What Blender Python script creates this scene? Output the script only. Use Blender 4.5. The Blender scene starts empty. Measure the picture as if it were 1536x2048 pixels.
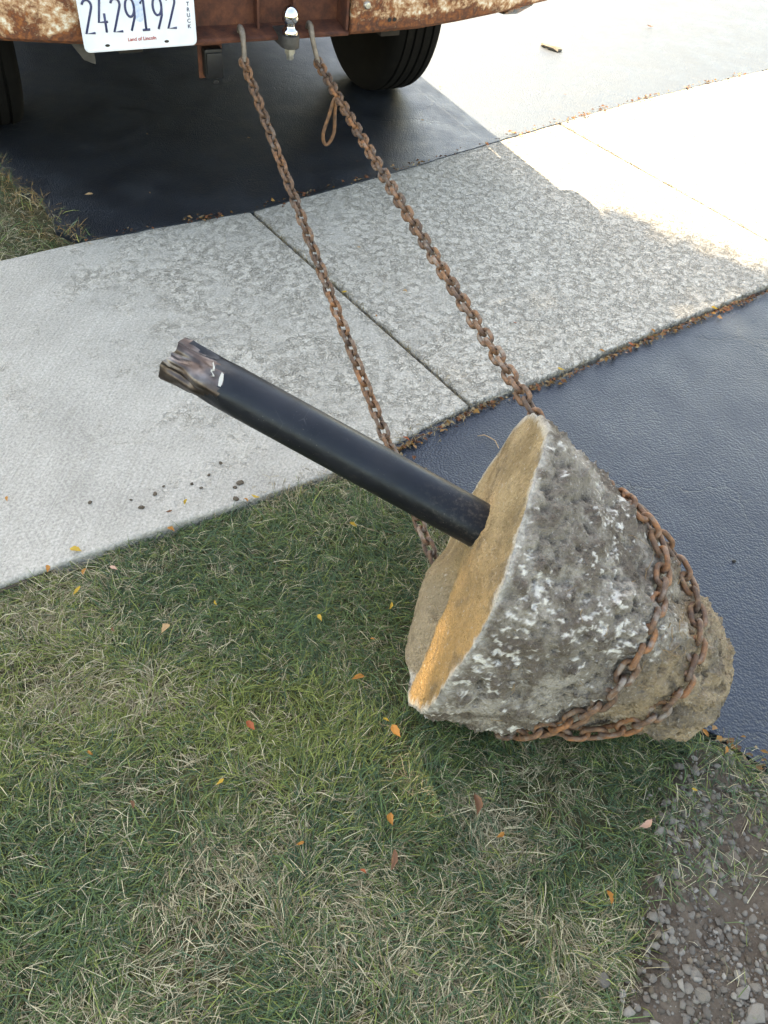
import bpy, bmesh, math, random
import numpy as np
from mathutils import Vector, Matrix, noise
from mathutils.bvhtree import BVHTree

random.seed(7)
RNG = np.random.default_rng(7)
SC = bpy.context.scene
COL = SC.collection
rad = math.radians

# ------------------------------------------------------------------ camera
CAM_H, CAM_PITCH, CAM_ROLL, CAM_F = 1.3277, rad(47.9), rad(-8.24), 1569.1   # f in photo pixels
_f = Vector((0, math.cos(CAM_PITCH), -math.sin(CAM_PITCH)))
_r0 = Vector((1, 0, 0)); _d0 = _f.cross(_r0)
_r = math.cos(CAM_ROLL)*_r0 + math.sin(CAM_ROLL)*_d0
_d = -math.sin(CAM_ROLL)*_r0 + math.cos(CAM_ROLL)*_d0
CAM_O = Vector((0, 0, CAM_H))
cam_data = bpy.data.cameras.new("camera")
cam = bpy.data.objects.new("camera", cam_data); COL.objects.link(cam)
cam_data.sensor_fit = 'HORIZONTAL'; cam_data.sensor_width = 36
cam_data.lens = 36*CAM_F/1536
cam_data.clip_start = 0.02; cam_data.clip_end = 500
cam.matrix_world = Matrix(((_r.x, -_d.x, -_f.x, 0), (_r.y, -_d.y, -_f.y, 0), (_r.z, -_d.z, -_f.z, CAM_H), (0, 0, 0, 1)))
SC.camera = cam

# ------------------------------------------------------------------ sky, sun, exposure
SUN_AZ, SUN_EL = rad(127), rad(54)          # math angle from +X
SUN = Vector((math.cos(SUN_AZ)*math.cos(SUN_EL), math.sin(SUN_AZ)*math.cos(SUN_EL), math.sin(SUN_EL)))
world = bpy.data.worlds.new("World"); SC.world = world; world.use_nodes = True
wn = world.node_tree
sky = wn.nodes.new('ShaderNodeTexSky'); sky.sky_type = 'NISHITA'; sky.sun_disc = False
sky.sun_elevation = SUN_EL; sky.sun_rotation = math.pi/2 - SUN_AZ
sky.air_density = 1.0; sky.dust_density = 0.8; sky.ozone_density = 1.0
bg = wn.nodes['Background']; bg.inputs['Strength'].default_value = 0.15
wn.links.new(sky.outputs[0], bg.inputs[0])
sl = bpy.data.lights.new("sun", 'SUN'); sl.energy = 5.0; sl.angle = rad(0.53); sl.color = (1, 0.95, 0.87)
so = bpy.data.objects.new("sun", sl); COL.objects.link(so)
so.rotation_euler = SUN.to_track_quat('Z', 'Y').to_euler(); so.location = SUN*20
SC.view_settings.view_transform = 'Standard'; SC.view_settings.look = 'None'
SC.view_settings.exposure = 3.0; SC.view_settings.gamma = 1.0
SC.cycles.max_bounces = 5; SC.cycles.diffuse_bounces = 3; SC.cycles.glossy_bounces = 2; SC.cycles.transmission_bounces = 2
SC.cycles.caustics_reflective = False; SC.cycles.caustics_refractive = False
SC.cycles.use_adaptive_sampling = True; SC.cycles.adaptive_threshold = .02
SC.view_settings.use_white_balance = True; SC.view_settings.white_balance_temperature = 10800; SC.view_settings.white_balance_tint = 10

# ------------------------------------------------------------------ helpers
def ray(u, v):
    return (u-768)/CAM_F*_r + (v-1024)/CAM_F*_d + _f
def at(u, v, z=0.0):                      # a place on the level z, read off the photograph
    q = ray(u, v); return CAM_O + q*((z-CAM_H)/q.z)
def deep(u, v, D):                        # a place at a depth in front of the lens
    return CAM_O + ray(u, v)*D
SA = rad(42.6)                            # the sidewalk runs along E, N crosses it
EE = Vector((math.cos(SA), math.sin(SA), 0)); NN = Vector((-math.sin(SA), math.cos(SA), 0))
def en(e, n, z=0.0):
    return Vector((EE.x*e+NN.x*n, EE.y*e+NN.y*n, z))

def tag(o, label=None, cat=None, group=None, kind=None):
    if label: o['label'] = label
    if cat: o['category'] = cat
    if group: o['group'] = group
    if kind: o['kind'] = kind
    return o
def link(o, parent=None):
    COL.objects.link(o)
    if parent is not None: o.parent = parent
    return o
def empty(name, loc=(0, 0, 0), rz=0, parent=None):
    o = bpy.data.objects.new(name, None); o.location = loc; o.rotation_euler = (0, 0, rz)
    o.empty_display_size = .05
    return link(o, parent)
def mesh_obj(name, verts, faces, mat, parent=None, smooth=False):
    me = bpy.data.meshes.new(name); me.from_pydata([tuple(v) for v in verts], [], faces); me.update()
    if mat: me.materials.append(mat)
    if smooth: me.polygons.foreach_set('use_smooth', [True]*len(me.polygons))
    return link(bpy.data.objects.new(name, me), parent)
def bm_obj(name, bm, mat, parent=None, smooth=False):
    bmesh.ops.recalc_face_normals(bm, faces=bm.faces)
    me = bpy.data.meshes.new(name); bm.to_mesh(me); bm.free()
    if mat: me.materials.append(mat)
    if smooth: me.polygons.foreach_set('use_smooth', [True]*len(me.polygons))
    return link(bpy.data.objects.new(name, me), parent)
def autosmooth(o, ang=35):
    me = o.data
    me.polygons.foreach_set('use_smooth', [True]*len(me.polygons))
    me.set_sharp_from_angle(angle=rad(ang))
    return o
def box_bm(bm, lo, hi, bev=0.0, seg=2):
    lo = Vector(lo); hi = Vector(hi)
    r = bmesh.ops.create_cube(bm, size=1, matrix=Matrix.Translation((lo+hi)/2) @ Matrix.Diagonal((*(hi-lo), 1)))
    if bev:
        es = list({e for v in r['verts'] for e in v.link_edges})
        bmesh.ops.bevel(bm, geom=es, offset=bev, segments=seg, affect='EDGES', profile=.6)
    return r
def box(name, lo, hi, mat, parent=None, bev=0.0):
    bm = bmesh.new(); box_bm(bm, lo, hi, bev)
    o = bm_obj(name, bm, mat, parent)
    return autosmooth(o) if bev else o
def prism(name, poly, y0, y1, mat, parent=None, axis='y', bev=0.0):
    """poly in the two other axes, extruded along axis"""
    bm = bmesh.new()
    def P(a, b, t):
        return {'y': (a, t, b), 'z': (a, b, t), 'x': (t, a, b)}[axis]
    A = [bm.verts.new(P(a, b, y0)) for a, b in poly]; B = [bm.verts.new(P(a, b, y1)) for a, b in poly]
    n = len(poly)
    bm.faces.new(A); bm.faces.new(B[::-1])
    for i in range(n): bm.faces.new((A[i], B[i], B[(i+1) % n], A[(i+1) % n]))
    if bev:
        bmesh.ops.recalc_face_normals(bm, faces=bm.faces)
        bmesh.ops.bevel(bm, geom=list(bm.edges), offset=bev, segments=2, affect='EDGES', profile=.6)
    o = bm_obj(name, bm, mat, parent)
    return autosmooth(o) if bev else o
def lathe(name, prof, mat, parent=None, seg=24, axis='z', origin=(0, 0, 0)):
    """prof: list of (radius, height)"""
    V = []; F = []
    for r, h in prof:
        for k in range(seg):
            a = 2*math.pi*k/seg; c, s = r*math.cos(a), r*math.sin(a)
            p = {'z': (c, s, h), 'x': (h, c, s), 'y': (c, h, s)}[axis]
            V.append(Vector(p)+Vector(origin))
    for i in range(len(prof)-1):
        for k in range(seg):
            F.append((i*seg+k, i*seg+(k+1) % seg, (i+1)*seg+(k+1) % seg, (i+1)*seg+k))
    F.append(tuple(range(seg))[::-1]); F.append(tuple((len(prof)-1)*seg+k for k in range(seg)))
    bm = bmesh.new(); vs = [bm.verts.new(v) for v in V]
    for f in F:
        try: bm.faces.new([vs[i] for i in f])
        except ValueError: pass
    bmesh.ops.remove_doubles(bm, verts=bm.verts, dist=1e-6)
    o = bm_obj(name, bm, mat, parent)
    return autosmooth(o, 40)
def sweep(pts, rads, seg=8, closed=False, up=None):
    """tube through pts -> verts, faces"""
    n = len(pts); pts = [Vector(p) for p in pts]
    if not hasattr(rads, '__len__'): rads = [rads]*n
    V = []; F = []; prev = None
    for i in range(n):
        if closed: t = pts[(i+1) % n]-pts[i-1]
        else: t = pts[min(i+1, n-1)]-pts[max(i-1, 0)]
        t.normalize()
        if prev is None:
            a = Vector(up) if up else (Vector((0, 0, 1)) if abs(t.z) < .9 else Vector((1, 0, 0)))
        else: a = prev
        a = (a - t*a.dot(t)).normalized(); b = t.cross(a); prev = a
        for k in range(seg):
            w = 2*math.pi*k/seg
            V.append(pts[i] + (a*math.cos(w)+b*math.sin(w))*rads[i])
    for i in range(n if closed else n-1):
        j = (i+1) % n
        for k in range(seg):
            F.append((i*seg+k, i*seg+(k+1) % seg, j*seg+(k+1) % seg, j*seg+k))
    if not closed:
        F.append(tuple(range(seg))[::-1]); F.append(tuple((n-1)*seg+k for k in range(seg)))
    return V, F
def tube(name, pts, rads, mat, parent=None, seg=8, closed=False, up=None):
    V, F = sweep(pts, rads, seg, closed, up)
    o = mesh_obj(name, V, F, mat, parent)
    return autosmooth(o, 50)
def big_mesh(name, co, loops, starts, totals, mat, col=None, smooth=False, parent=None):
    me = bpy.data.meshes.new(name)
    me.vertices.add(len(co)); me.vertices.foreach_set('co', np.ascontiguousarray(co, dtype=np.float32).ravel())
    me.loops.add(len(loops)); me.loops.foreach_set('vertex_index', np.ascontiguousarray(loops, dtype=np.int32))
    me.polygons.add(len(starts)); me.polygons.foreach_set('loop_start', np.ascontiguousarray(starts, dtype=np.int32))
    me.polygons.foreach_set('loop_total', np.ascontiguousarray(totals, dtype=np.int32))
    if smooth: me.polygons.foreach_set('use_smooth', np.ones(len(starts), dtype=bool))
    me.update(calc_edges=True)
    if col is not None:
        at_ = me.color_attributes.new('tint', 'FLOAT_COLOR', 'POINT')
        c = np.ones((len(co), 4), np.float32); c[:, :3] = col
        at_.data.foreach_set('color', c.ravel())
    me.materials.append(mat)
    return link(bpy.data.objects.new(name, me), parent)
def in_poly(x, y, poly):
    x = np.asarray(x); y = np.asarray(y); ins = np.zeros(x.shape, bool); n = len(poly)
    for i in range(n):
        x1, y1 = poly[i][:2]; x2, y2 = poly[(i+1) % n][:2]
        c = ((y1 > y) != (y2 > y)) & (x < (x2-x1)*(y-y1)/((y2-y1) if y2 != y1 else 1e-9)+x1)
        ins ^= c
    return ins
def vnoise(x, y, s, seed=0):
    """cheap smooth value noise on arrays, 0..1"""
    x = np.asarray(x)*s+seed*17.3+1000; y = np.asarray(y)*s+seed*9.7+1000
    xi = np.floor(x).astype(int); yi = np.floor(y).astype(int); fx = x-xi; fy = y-yi
    fx = fx*fx*(3-2*fx); fy = fy*fy*(3-2*fy)
    def h(a, b):
        v = np.sin(a*127.1+b*311.7+seed*74.7)*43758.5453
        return v-np.floor(v)
    return (h(xi, yi)*(1-fx)+h(xi+1, yi)*fx)*(1-fy)+(h(xi, yi+1)*(1-fx)+h(xi+1, yi+1)*fx)*fy

# ------------------------------------------------------------------ materials
class M:
    """small node-building wrapper"""
    def __init__(s, name, rough=.7, col=(.5, .5, .5), metal=0, spec=.5):
        s.m = bpy.data.materials.new(name); s.m.use_nodes = True; s.t = s.m.node_tree
        s.b = s.t.nodes['Principled BSDF']; s.out = s.t.nodes['Material Output']
        s.b.inputs['Roughness'].default_value = rough; s.b.inputs['Metallic'].default_value = metal
        s.b.inputs['Base Color'].default_value = (*col, 1); s.b.inputs['Specular IOR Level'].default_value = spec
        s._co = None
    def n(s, typ, **kw):
        nd = s.t.nodes.new(typ)
        for k, v in kw.items(): setattr(nd, k, v)
        return nd
    def l(s, a, b): s.t.links.new(a, b)
    def co(s):
        if s._co is None:
            s._co = s.n('ShaderNodeNewGeometry').outputs['Position'] if getattr(s, 'world', False) else s.n('ShaderNodeTexCoord').outputs['Object']
        return s._co
    def mapped(s, scale=(1, 1, 1), rot=(0, 0, 0), loc=(0, 0, 0)):
        m = s.n('ShaderNodeMapping'); s.l(s.co(), m.inputs[0])
        m.inputs['Scale'].default_value = scale; m.inputs['Rotation'].default_value = rot; m.inputs['Location'].default_value = loc
        return m.outputs[0]
    def noise(s, scale, detail=4, rough=.55, vec=None, dist=0, out='Fac'):
        a = s.n('ShaderNodeTexNoise'); a.inputs['Scale'].default_value = scale; a.inputs['Detail'].default_value = detail
        a.inputs['Roughness'].default_value = rough; a.inputs['Distortion'].default_value = dist
        s.l(vec or s.co(), a.inputs['Vector']); return a.outputs[out]
    def voro(s, scale, feature='F1', vec=None, out='Distance', rnd=1):
        a = s.n('ShaderNodeTexVoronoi', feature=feature); a.inputs['Scale'].default_value = scale
        a.inputs['Randomness'].default_value = rnd
        s.l(vec or s.co(), a.inputs['Vector']); return a.outputs[out]
    def ramp(s, fac, stops):
        a = s.n('ShaderNodeValToRGB'); r = a.color_ramp
        while len(r.elements) < len(stops): r.elements.new(.5)
        for el, (p, c) in zip(r.elements, stops):
            el.position = p; el.color = (*c, 1) if hasattr(c, '__len__') else (c, c, c, 1)
        s.l(fac, a.inputs[0]); return a.outputs[0]
    def mix(s, fac, a, b, blend='MIX'):
        m = s.n('ShaderNodeMix', data_type='RGBA', blend_type=blend)
        for sock, v in ((m.inputs[0], fac), (m.inputs[6], a), (m.inputs[7], b)):
            if hasattr(v, 'is_linked') or hasattr(v, 'node'): s.l(v, sock)
            elif hasattr(v, '__len__'): sock.default_value = (*v, 1)
            else: sock.default_value = v
        return m.outputs[2]
    def math(s, op, a, b=0.0, clamp=False):
        m = s.n('ShaderNodeMath', operation=op, use_clamp=clamp)
        for sock, v in ((m.inputs[0], a), (m.inputs[1], b)):
            if hasattr(v, 'node'): s.l(v, sock)
            else: sock.default_value = v
        return m.outputs[0]
    def color(s, c): s.l(c, s.b.inputs['Base Color']); return s
    def rough(s, r): s.l(r, s.b.inputs['Roughness']); return s
    def bump(s, h, strength=.5, dist=.01):
        b = s.n('ShaderNodeBump'); b.inputs['Strength'].default_value = strength; b.inputs['Distance'].default_value = dist
        s.l(h, b.inputs['Height'])
        if s.b.inputs['Normal'].is_linked:
            s.l(s.b.inputs['Normal'].links[0].from_socket, b.inputs['Normal'])
        s.l(b.outputs[0], s.b.inputs['Normal']); return s

def mat_concrete():
    m = M('concrete', .85); m.world = True
    ev = m.mapped(rot=(0, 0, -SA))                     # x along the walk, y across it
    big = m.noise(1.6, 2, .6, ev); mid = m.noise(9, 4, .6, ev); fine = m.noise(160, 2, .6, ev)
    sep = m.n('ShaderNodeSeparateXYZ'); m.l(ev, sep.inputs[0])
    # the walk is worn down to its aggregate more towards the driveway side
    grad = m.math('MULTIPLY_ADD', sep.outputs[0], .23); m.t.nodes[-1].inputs[2].default_value = -.26
    wear = m.math('ADD', m.math('ADD', grad, m.math('MULTIPLY', big, .55)), m.math('MULTIPLY', mid, .75))
    wear = m.ramp(wear, [(.50, 0.10), (.72, 1)])
    dist = m.noise(40, 2, .6, ev, out='Color')
    vv = m.n('ShaderNodeVectorMath', operation='MULTIPLY_ADD'); m.l(dist, vv.inputs[0]); vv.inputs[1].default_value = (.03, .03, .03); m.l(ev, vv.inputs[2])
    st = m.voro(95, 'F1', vv.outputs[0]); stc = m.voro(95, 'F1', vv.outputs[0], out='Color')
    pn = m.noise(48, 3, .65, vv.outputs[0])
    pit = m.math('MULTIPLY', m.ramp(m.voro(120, 'DISTANCE_TO_EDGE', vv.outputs[0]), [(.03, 1), (.16, 0)]), m.ramp(pn, [(.42, 0), (.60, 1)]))
    pit = m.math('MAXIMUM', pit, m.ramp(pn, [(.60, 0), (.68, 1)]))
    pit = m.math('MULTIPLY', pit, wear)
    base = m.ramp(m.noise(5, 6, .65, ev), [(.3, (.225, .211, .183)), (.5, (.28, .264, .231)), (.72, (.335, .316, .279))])
    # broom strokes across the walk
    bro = m.noise(1, 3, .6, m.mapped(scale=(260, 4, 1), rot=(0, 0, -SA)))
    base = m.mix(m.math('MULTIPLY', .22, m.math('SUBTRACT', 1, wear)), base, m.ramp(bro, [(.35, .17), (.65, .40)]))
    agg = m.ramp(stc, [(.0, (.29, .268, .235)), (.3, (.375, .352, .312)), (.7, (.43, .406, .362)), (1, (.53, .503, .453))])
    base = m.mix(m.math('MULTIPLY', wear, .50), base, agg)
    base = m.mix(m.math('MULTIPLY', pit, .55), base, (.125, .112, .092))
    dirt = m.ramp(m.noise(3.3, 4, .7, ev), [(.60, 0), (.80, .3)])
    base = m.mix(dirt, base, (.22, .20, .165))
    spk = m.math('MULTIPLY', m.ramp(m.voro(75, 'F1', vv.outputs[0]), [(.06, 1), (.20, 0)]), m.ramp(mid, [(.34, .35), (.58, 1)]))
    base = m.mix(.5, base, m.ramp(fine, [(.3, .36), (.7, 1.3)]), 'MULTIPLY')
    base = m.mix(m.math('MULTIPLY', spk, .6), base, (.10, .09, .08))
    m.color(base)
    h = m.math('ADD', m.math('MULTIPLY', fine, .12), m.math('MULTIPLY', bro, .35))
    h = m.math('SUBTRACT', h, m.math('MULTIPLY', pit, 1.3))
    h = m.math('ADD', h, m.math('MULTIPLY', m.math('MULTIPLY', m.math('SUBTRACT', 1, st), wear), .5))
    m.bump(h, 1.0, .005)
    return m.m

def mat_asphalt(name, base0, base1, rough=.52, bstr=.75, spec=.55):
    m = M(name, rough, spec=spec); m.world = True
    m.b.inputs['Specular Tint'].default_value = (.52, .73, 1, 1)  # blue tint puts sky colour into the asphalt's reflections
    big = m.noise(1.3, 4, .6); mid = m.noise(7, 5, .65)
    grain = m.voro(190, 'F1'); fine = m.noise(330, 2, .6)
    wr = m.noise(105, 3, .7)
    c = m.ramp(m.math('ADD', m.math('MULTIPLY', big, .6), m.math('MULTIPLY', mid, .4)), [(.35, base0), (.68, base1)])
    dust = m.ramp(m.noise(2.3, 5, .7), [(.55, 0), (.8, .35)])
    c = m.mix(m.math('MULTIPLY', dust, .5), c, (.07, .068, .065))
    spk = m.ramp(m.voro(60, 'F1'), [(.0, 1), (.045, 0)])
    spk = m.math('MULTIPLY', spk, m.ramp(m.noise(14, 2), [(.52, 0), (.6, 1)]))
    c = m.mix(m.math('MULTIPLY', spk, .6), c, (.30, .28, .25))
    ag = m.ramp(m.noise(300, 2, .6), [(.62, 0), (.72, 1)])
    c = m.mix(m.math('MULTIPLY', ag, .45), c, (.075, .08, .09))
    # hairline cracks
    dv = m.n('ShaderNodeVectorMath', operation='MULTIPLY_ADD'); m.l(m.noise(5, 5, .65, out='Color'), dv.inputs[0]); dv.inputs[1].default_value = (.35, .35, .35); m.l(m.co(), dv.inputs[2])
    cr = m.ramp(m.voro(1.7, 'DISTANCE_TO_EDGE', dv.outputs[0]), [(.0, 1), (.010, 0)])
    cr = m.math('MULTIPLY', cr, m.ramp(m.noise(2.2, 3), [(.46, 0), (.56, 1)]))
    c = m.mix(m.math('MULTIPLY', cr, .7), c, (.012, .012, .014))
    m.color(c)
    m.rough(m.ramp(mid, [(.3, rough-.08), (.7, rough+.12)]))
    h = m.math('ADD', m.math('MULTIPLY', wr, .9), m.math('MULTIPLY', grain, -1.2))
    h = m.math('ADD', h, m.math('MULTIPLY', fine, .35))
    h = m.math('SUBTRACT', h, m.math('MULTIPLY', cr, 1.2))
    m.bump(h, bstr, .003)
    return m.m

def mat_soil():
    m = M('soil', .95, spec=.2); m.world = True
    c = m.ramp(m.noise(22, 6, .7), [(.3, (.046, .035, .027)), (.55, (.082, .064, .050)), (.75, (.120, .097, .077))])
    c = m.mix(m.ramp(m.noise(150, 3, .6), [(.55, 0), (.75, .6)]), c, (.13, .113, .096))
    m.color(c); m.bump(m.noise(120, 5, .7), .9, .006); return m.m
def mat_thatch():
    m = M('lawn_thatch', .95, spec=.15); m.world = True
    c = m.ramp(m.noise(60, 5, .7), [(.3, (.030, .027, .016)), (.55, (.075, .068, .036)), (.75, (.15, .13, .08))])
    c = m.mix(m.ramp(m.noise(6, 4), [(.45, 0), (.65, .6)]), c, (.045, .06, .022))
    m.color(c); m.bump(m.noise(150, 4, .7), .8, .008); return m.m
def mat_tint(name, rough=.75, trans=.25, spec=.25, var=30):
    m = M(name, rough, spec=spec)
    a = m.n('ShaderNodeAttribute', attribute_name='tint').outputs['Color']
    m.color(a)
    if trans:
        tr = m.n('ShaderNodeBsdfTranslucent'); mx = m.n('ShaderNodeMixShader'); mx.inputs[0].default_value = trans
        m.l(a, tr.inputs[0]); m.l(m.b.outputs[0], mx.inputs[1]); m.l(tr.outputs[0], mx.inputs[2]); m.l(mx.outputs[0], m.out.inputs[0])
    return m.m
def mat_stone():
    m = M('stone', .85, spec=.3)
    a = m.n('ShaderNodeObjectInfo').outputs['Random']
    base = m.ramp(a, [(.0, (.085, .076, .067)), (.3, (.14, .127, .113)), (.55, (.19, .177, .16)), (.8, (.125, .10, .08)), (1, (.22, .205, .185))])
    c = m.mix(m.ramp(m.noise(90, 5, .7), [(.4, 0), (.66, .85)]), base, (.075, .062, .05))
    m.color(c); m.bump(m.noise(180, 4, .7), .5, .004); return m.m
def mat_footing():
    m = M('footing_concrete', .92, spec=.25)
    att = m.n('ShaderNodeAttribute', attribute_name='tint').outputs['Color']
    fine = m.noise(190, 4, .65); c = m.mix(m.ramp(fine, [(.35, .55), (.6, 0)]), att, m.mix(.5, att, (.06, .05, .04)), 'MIX')
    c = m.mix(m.ramp(m.noise(150, 3, .65), [(.60, 0), (.70, .38)]), c, (.42, .405, .375))
    m.color(c)
    h = m.math('ADD', m.math('MULTIPLY', fine, 1.0), m.math('MULTIPLY', m.voro(240, 'F1'), .6))
    m.bump(h, 1.0, .006)
    return m.m
def mat_post():
    m = M('black_paint', .42, spec=.26); m.b.inputs['Specular Tint'].default_value = (.70, .85, 1, 1)  # bluish specular tint paints a sky sheen onto the black
    big = m.noise(9, 5, .65)
    c = m.ramp(big, [(.35, (.005, .0053, .007)), (.65, (.009, .0095, .0125))])
    dust = m.ramp(m.noise(420, 2, .5), [(.70, 0), (.76, .5)])
    dust = m.math('MULTIPLY', dust, m.ramp(m.noise(14, 3), [(.45, 0), (.62, 1)]))
    c = m.mix(dust, c, (.30, .28, .25))
    soil = m.ramp(m.noise(30, 5, .7), [(.62, 0), (.8, .4)])
    c = m.mix(soil, c, (.10, .085, .07))
    dn = m.n('ShaderNodeVectorMath', operation='DISTANCE'); m.l(m.co(), dn.inputs[0]); dn.name = 'foot_distance'
    near = m.math('MULTIPLY', m.ramp(dn.outputs['Value'], [(.05, 1), (.17, 0)]), m.ramp(m.noise(120, 5, .75), [(.50, 0), (.72, .3)]))
    c = m.mix(near, c, (.16, .14, .115))
    sc_ = m.math('MULTIPLY', m.ramp(m.voro(11, 'DISTANCE_TO_EDGE', m.mapped(scale=(1, 1, 1))), [(.0, 1), (.006, 0)]), m.ramp(m.noise(7, 3), [(.52, 0), (.6, 1)]))
    c = m.mix(m.math('MULTIPLY', sc_, .5), c, (.10, .10, .105))
    m.color(c); m.rough(m.ramp(m.noise(24, 5, .7), [(.3, .28), (.7, .50)]))
    m.bump(m.noise(45, 4, .6), .22, .003); return m.m
def mat_torn():
    m = M('torn_steel', .32, metal=.75)
    c = m.ramp(m.noise(26, 3, .5), [(.3, (.030, .022, .021)), (.48, (.060, .048, .046)), (.62, (.12, .106, .104)), (.8, (.26, .25, .245))])
    m.color(c); m.bump(m.noise(60, 3, .5), .15, .003); return m.m
def mat_chain():
    m = M('rusty_steel', .72, spec=.4)
    oi = m.n('ShaderNodeObjectInfo')
    off = m.n('ShaderNodeVectorMath', operation='MULTIPLY_ADD'); m.l(oi.outputs['Random'], off.inputs[0]); off.inputs[1].default_value = (37, 19, 53); m.l(m.co(), off.inputs[2])
    v = off.outputs[0]
    c = m.ramp(m.noise(75, 6, .7, v), [(.28, (.035, .024, .019)), (.45, (.085, .048, .031)), (.60, (.155, .080, .042)), (.76, (.25, .125, .055))])
    per = m.ramp(oi.outputs['Random'], [(.0, (.50, .48, .50)), (.3, (.85, .84, .86)), (.55, (1.1, 1.0, .9)), (.8, (1.15, .98, .82)), (1, (1.45, 1.12, .8))])
    c = m.mix(1.0, c, per, 'MULTIPLY')
    steel = m.ramp(m.noise(50, 5, .6, v), [(.50, 0), (.66, .8)])
    sv = m.math('MULTIPLY', steel, m.ramp(m.noise(2.4, 3, .5, m.n('ShaderNodeNewGeometry').outputs['Position']), [(.38, .05), (.6, 1)]))
    c = m.mix(sv, c, (.23, .21, .19))
    m.color(c); m.l(m.math('MULTIPLY', sv, .5), m.b.inputs['Metallic'])
    m.bump(m.noise(220, 4, .7), .55, .002); return m.m
def mat_rust_paint(name, paint, lo=.44, hi=.56, rough=.6, edge_z=0):
    """old paint over rust; more rust towards the edges of noise blotches"""
    m = M(name, rough, spec=.45)
    n1 = m.noise(9, 6, .68, dist=.5); n2 = m.noise(60, 4, .7)
    k = m.math('ADD', m.math('MULTIPLY', n1, .62), m.math('MULTIPLY', n2, .38))
    if edge_z:
        sp = m.n('ShaderNodeSeparateXYZ'); m.l(m.co(), sp.inputs[0])
        k = m.math('ADD', k, m.ramp(sp.outputs[2], [(edge_z, .16), (edge_z+.035, 0)]))
    rustc = m.ramp(m.noise(60, 6, .7), [(.28, (.026, .010, .007)), (.45, (.070, .022, .011)), (.6, (.17, .052, .017)), (.76, (.32, .115, .030))])
    halo = m.ramp(k, [(lo-.06, 0), (lo, 1)])
    c = m.mix(m.math('MULTIPLY', halo, .8), paint, (.33, .145, .045))
    mk = m.ramp(k, [(lo, 0), (hi, 1)])
    c = m.mix(mk, c, rustc)
    m.color(c); m.rough(m.ramp(mk, [(0, rough-.15), (1, .85)]))
    m.bump(m.math('ADD', m.math('MULTIPLY', mk, -.6), m.math('MULTIPLY', n2, m.math('MULTIPLY', mk, .8))), .6, .003)
    return m.m
def mat_rust():
    m = M('brown_rust', .78, spec=.35)
    c = m.ramp(m.noise(24, 7, .7), [(.25, (.020, .010, .008)), (.45, (.060, .019, .012)), (.62, (.105, .034, .018)), (.8, (.21, .085, .03))])
    m.color(c); m.bump(m.noise(80, 6, .7), .6, .003); return m.m
def mat_tyre():
    m = M('tyre_rubber', .9, spec=.10)
    c = m.ramp(m.noise(18, 6, .7), [(.3, (.003, .003, .0033)), (.6, (.005, .005, .005)), (.8, (.012, .0115, .0105))])
    m.color(c); m.bump(m.noise(160, 3, .6), .2, .002); return m.m
def mat_bark():
    m = M('bark', .95, spec=.1)
    v = m.mapped(scale=(6, 6, 1.2))
    c = m.ramp(m.noise(3, 7, .7, v), [(.3, (.05, .04, .03)), (.7, (.17, .14, .11))]); m.color(c)
    m.bump(m.noise(4, 6, .7, v), 1, .03); return m.m
def mat_plain(name, col, rough=.6, metal=0, spec=.5, var=.25, scale=30, bump=0.15):
    m = M(name, rough, col, metal, spec)
    a = tuple(x*(1-var) for x in col); b = tuple(min(1, x*(1+var)) for x in col)
    m.color(m.ramp(m.noise(scale, 5, .65), [(.3, a), (.7, b)]))
    m.rough(m.ramp(m.noise(scale*.7, 4, .6), [(.3, max(.03, rough-.08)), (.7, rough+.08)]))
    if bump: m.bump(m.noise(scale*4, 4, .6), bump, .002)
    return m.m

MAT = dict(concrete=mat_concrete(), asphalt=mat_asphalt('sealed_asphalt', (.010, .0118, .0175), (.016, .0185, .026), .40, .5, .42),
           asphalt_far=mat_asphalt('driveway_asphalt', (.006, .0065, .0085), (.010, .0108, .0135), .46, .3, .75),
           soil=mat_soil(), thatch=mat_thatch(), grass=mat_tint('grass_blade', .6, .30, .3), litter=mat_tint('leaf_litter', .8, .1, .2),
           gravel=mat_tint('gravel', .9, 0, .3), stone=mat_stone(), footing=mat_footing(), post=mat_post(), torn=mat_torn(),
           chain=mat_chain(), cream=mat_rust_paint('rusted_cream_paint', (.54, .51, .44), .482, .55, .55, .53), body=mat_rust_paint('body_paint', (.030, .032, .036), .60, .68, .4),
           rust=mat_rust(), tyre=mat_tyre(), bark=mat_bark(),
           chrome=mat_plain('chrome', (.50, .51, .53), .10, 1, .5, .08, 20, 0), steel=mat_plain('bare_steel', (.42, .41, .38), .42, 1, .5, .3, 60),
           darksteel=mat_plain('dark_steel', (.05, .047, .045), .6, .4, .4, .4, 50), black=mat_plain('black_plastic', (.007, .007, .008), .5, 0, .3, .3, 40),
           frame=mat_plain('chassis_black', (.022, .018, .016), .8, 0, .3, .5, 12), plate=None,
           ink=mat_plain('plate_blue_ink', (.018, .026, .085), .5, 0, .5, .1, 50, 0), red=mat_plain('plate_red_ink', (.36, .035, .03), .5, 0, .5, .1, 50, 0),
           glass=mat_plain('dark_glass', (.02, .022, .024), .06, 0, .8, .05, 4, 0), lamp=mat_plain('red_lens', (.35, .012, .01), .2, 0, .5, .1, 20, 0),
           leafcanopy=mat_tint('canopy_leaf', .5, .35, .4), white=mat_plain('white_scrap', (.36, .35, .33), .7, 0, .4, .05, 30))
_pm = M('plate_sheet', .38, (.78, .80, .84))
_pc = _pm.ramp(_pm.noise(11, 4, .6), [(.35, (.52, .55, .61)), (.65, (.60, .63, .68))])
_pm.color(_pc); MAT['plate'] = _pm.m
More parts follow.
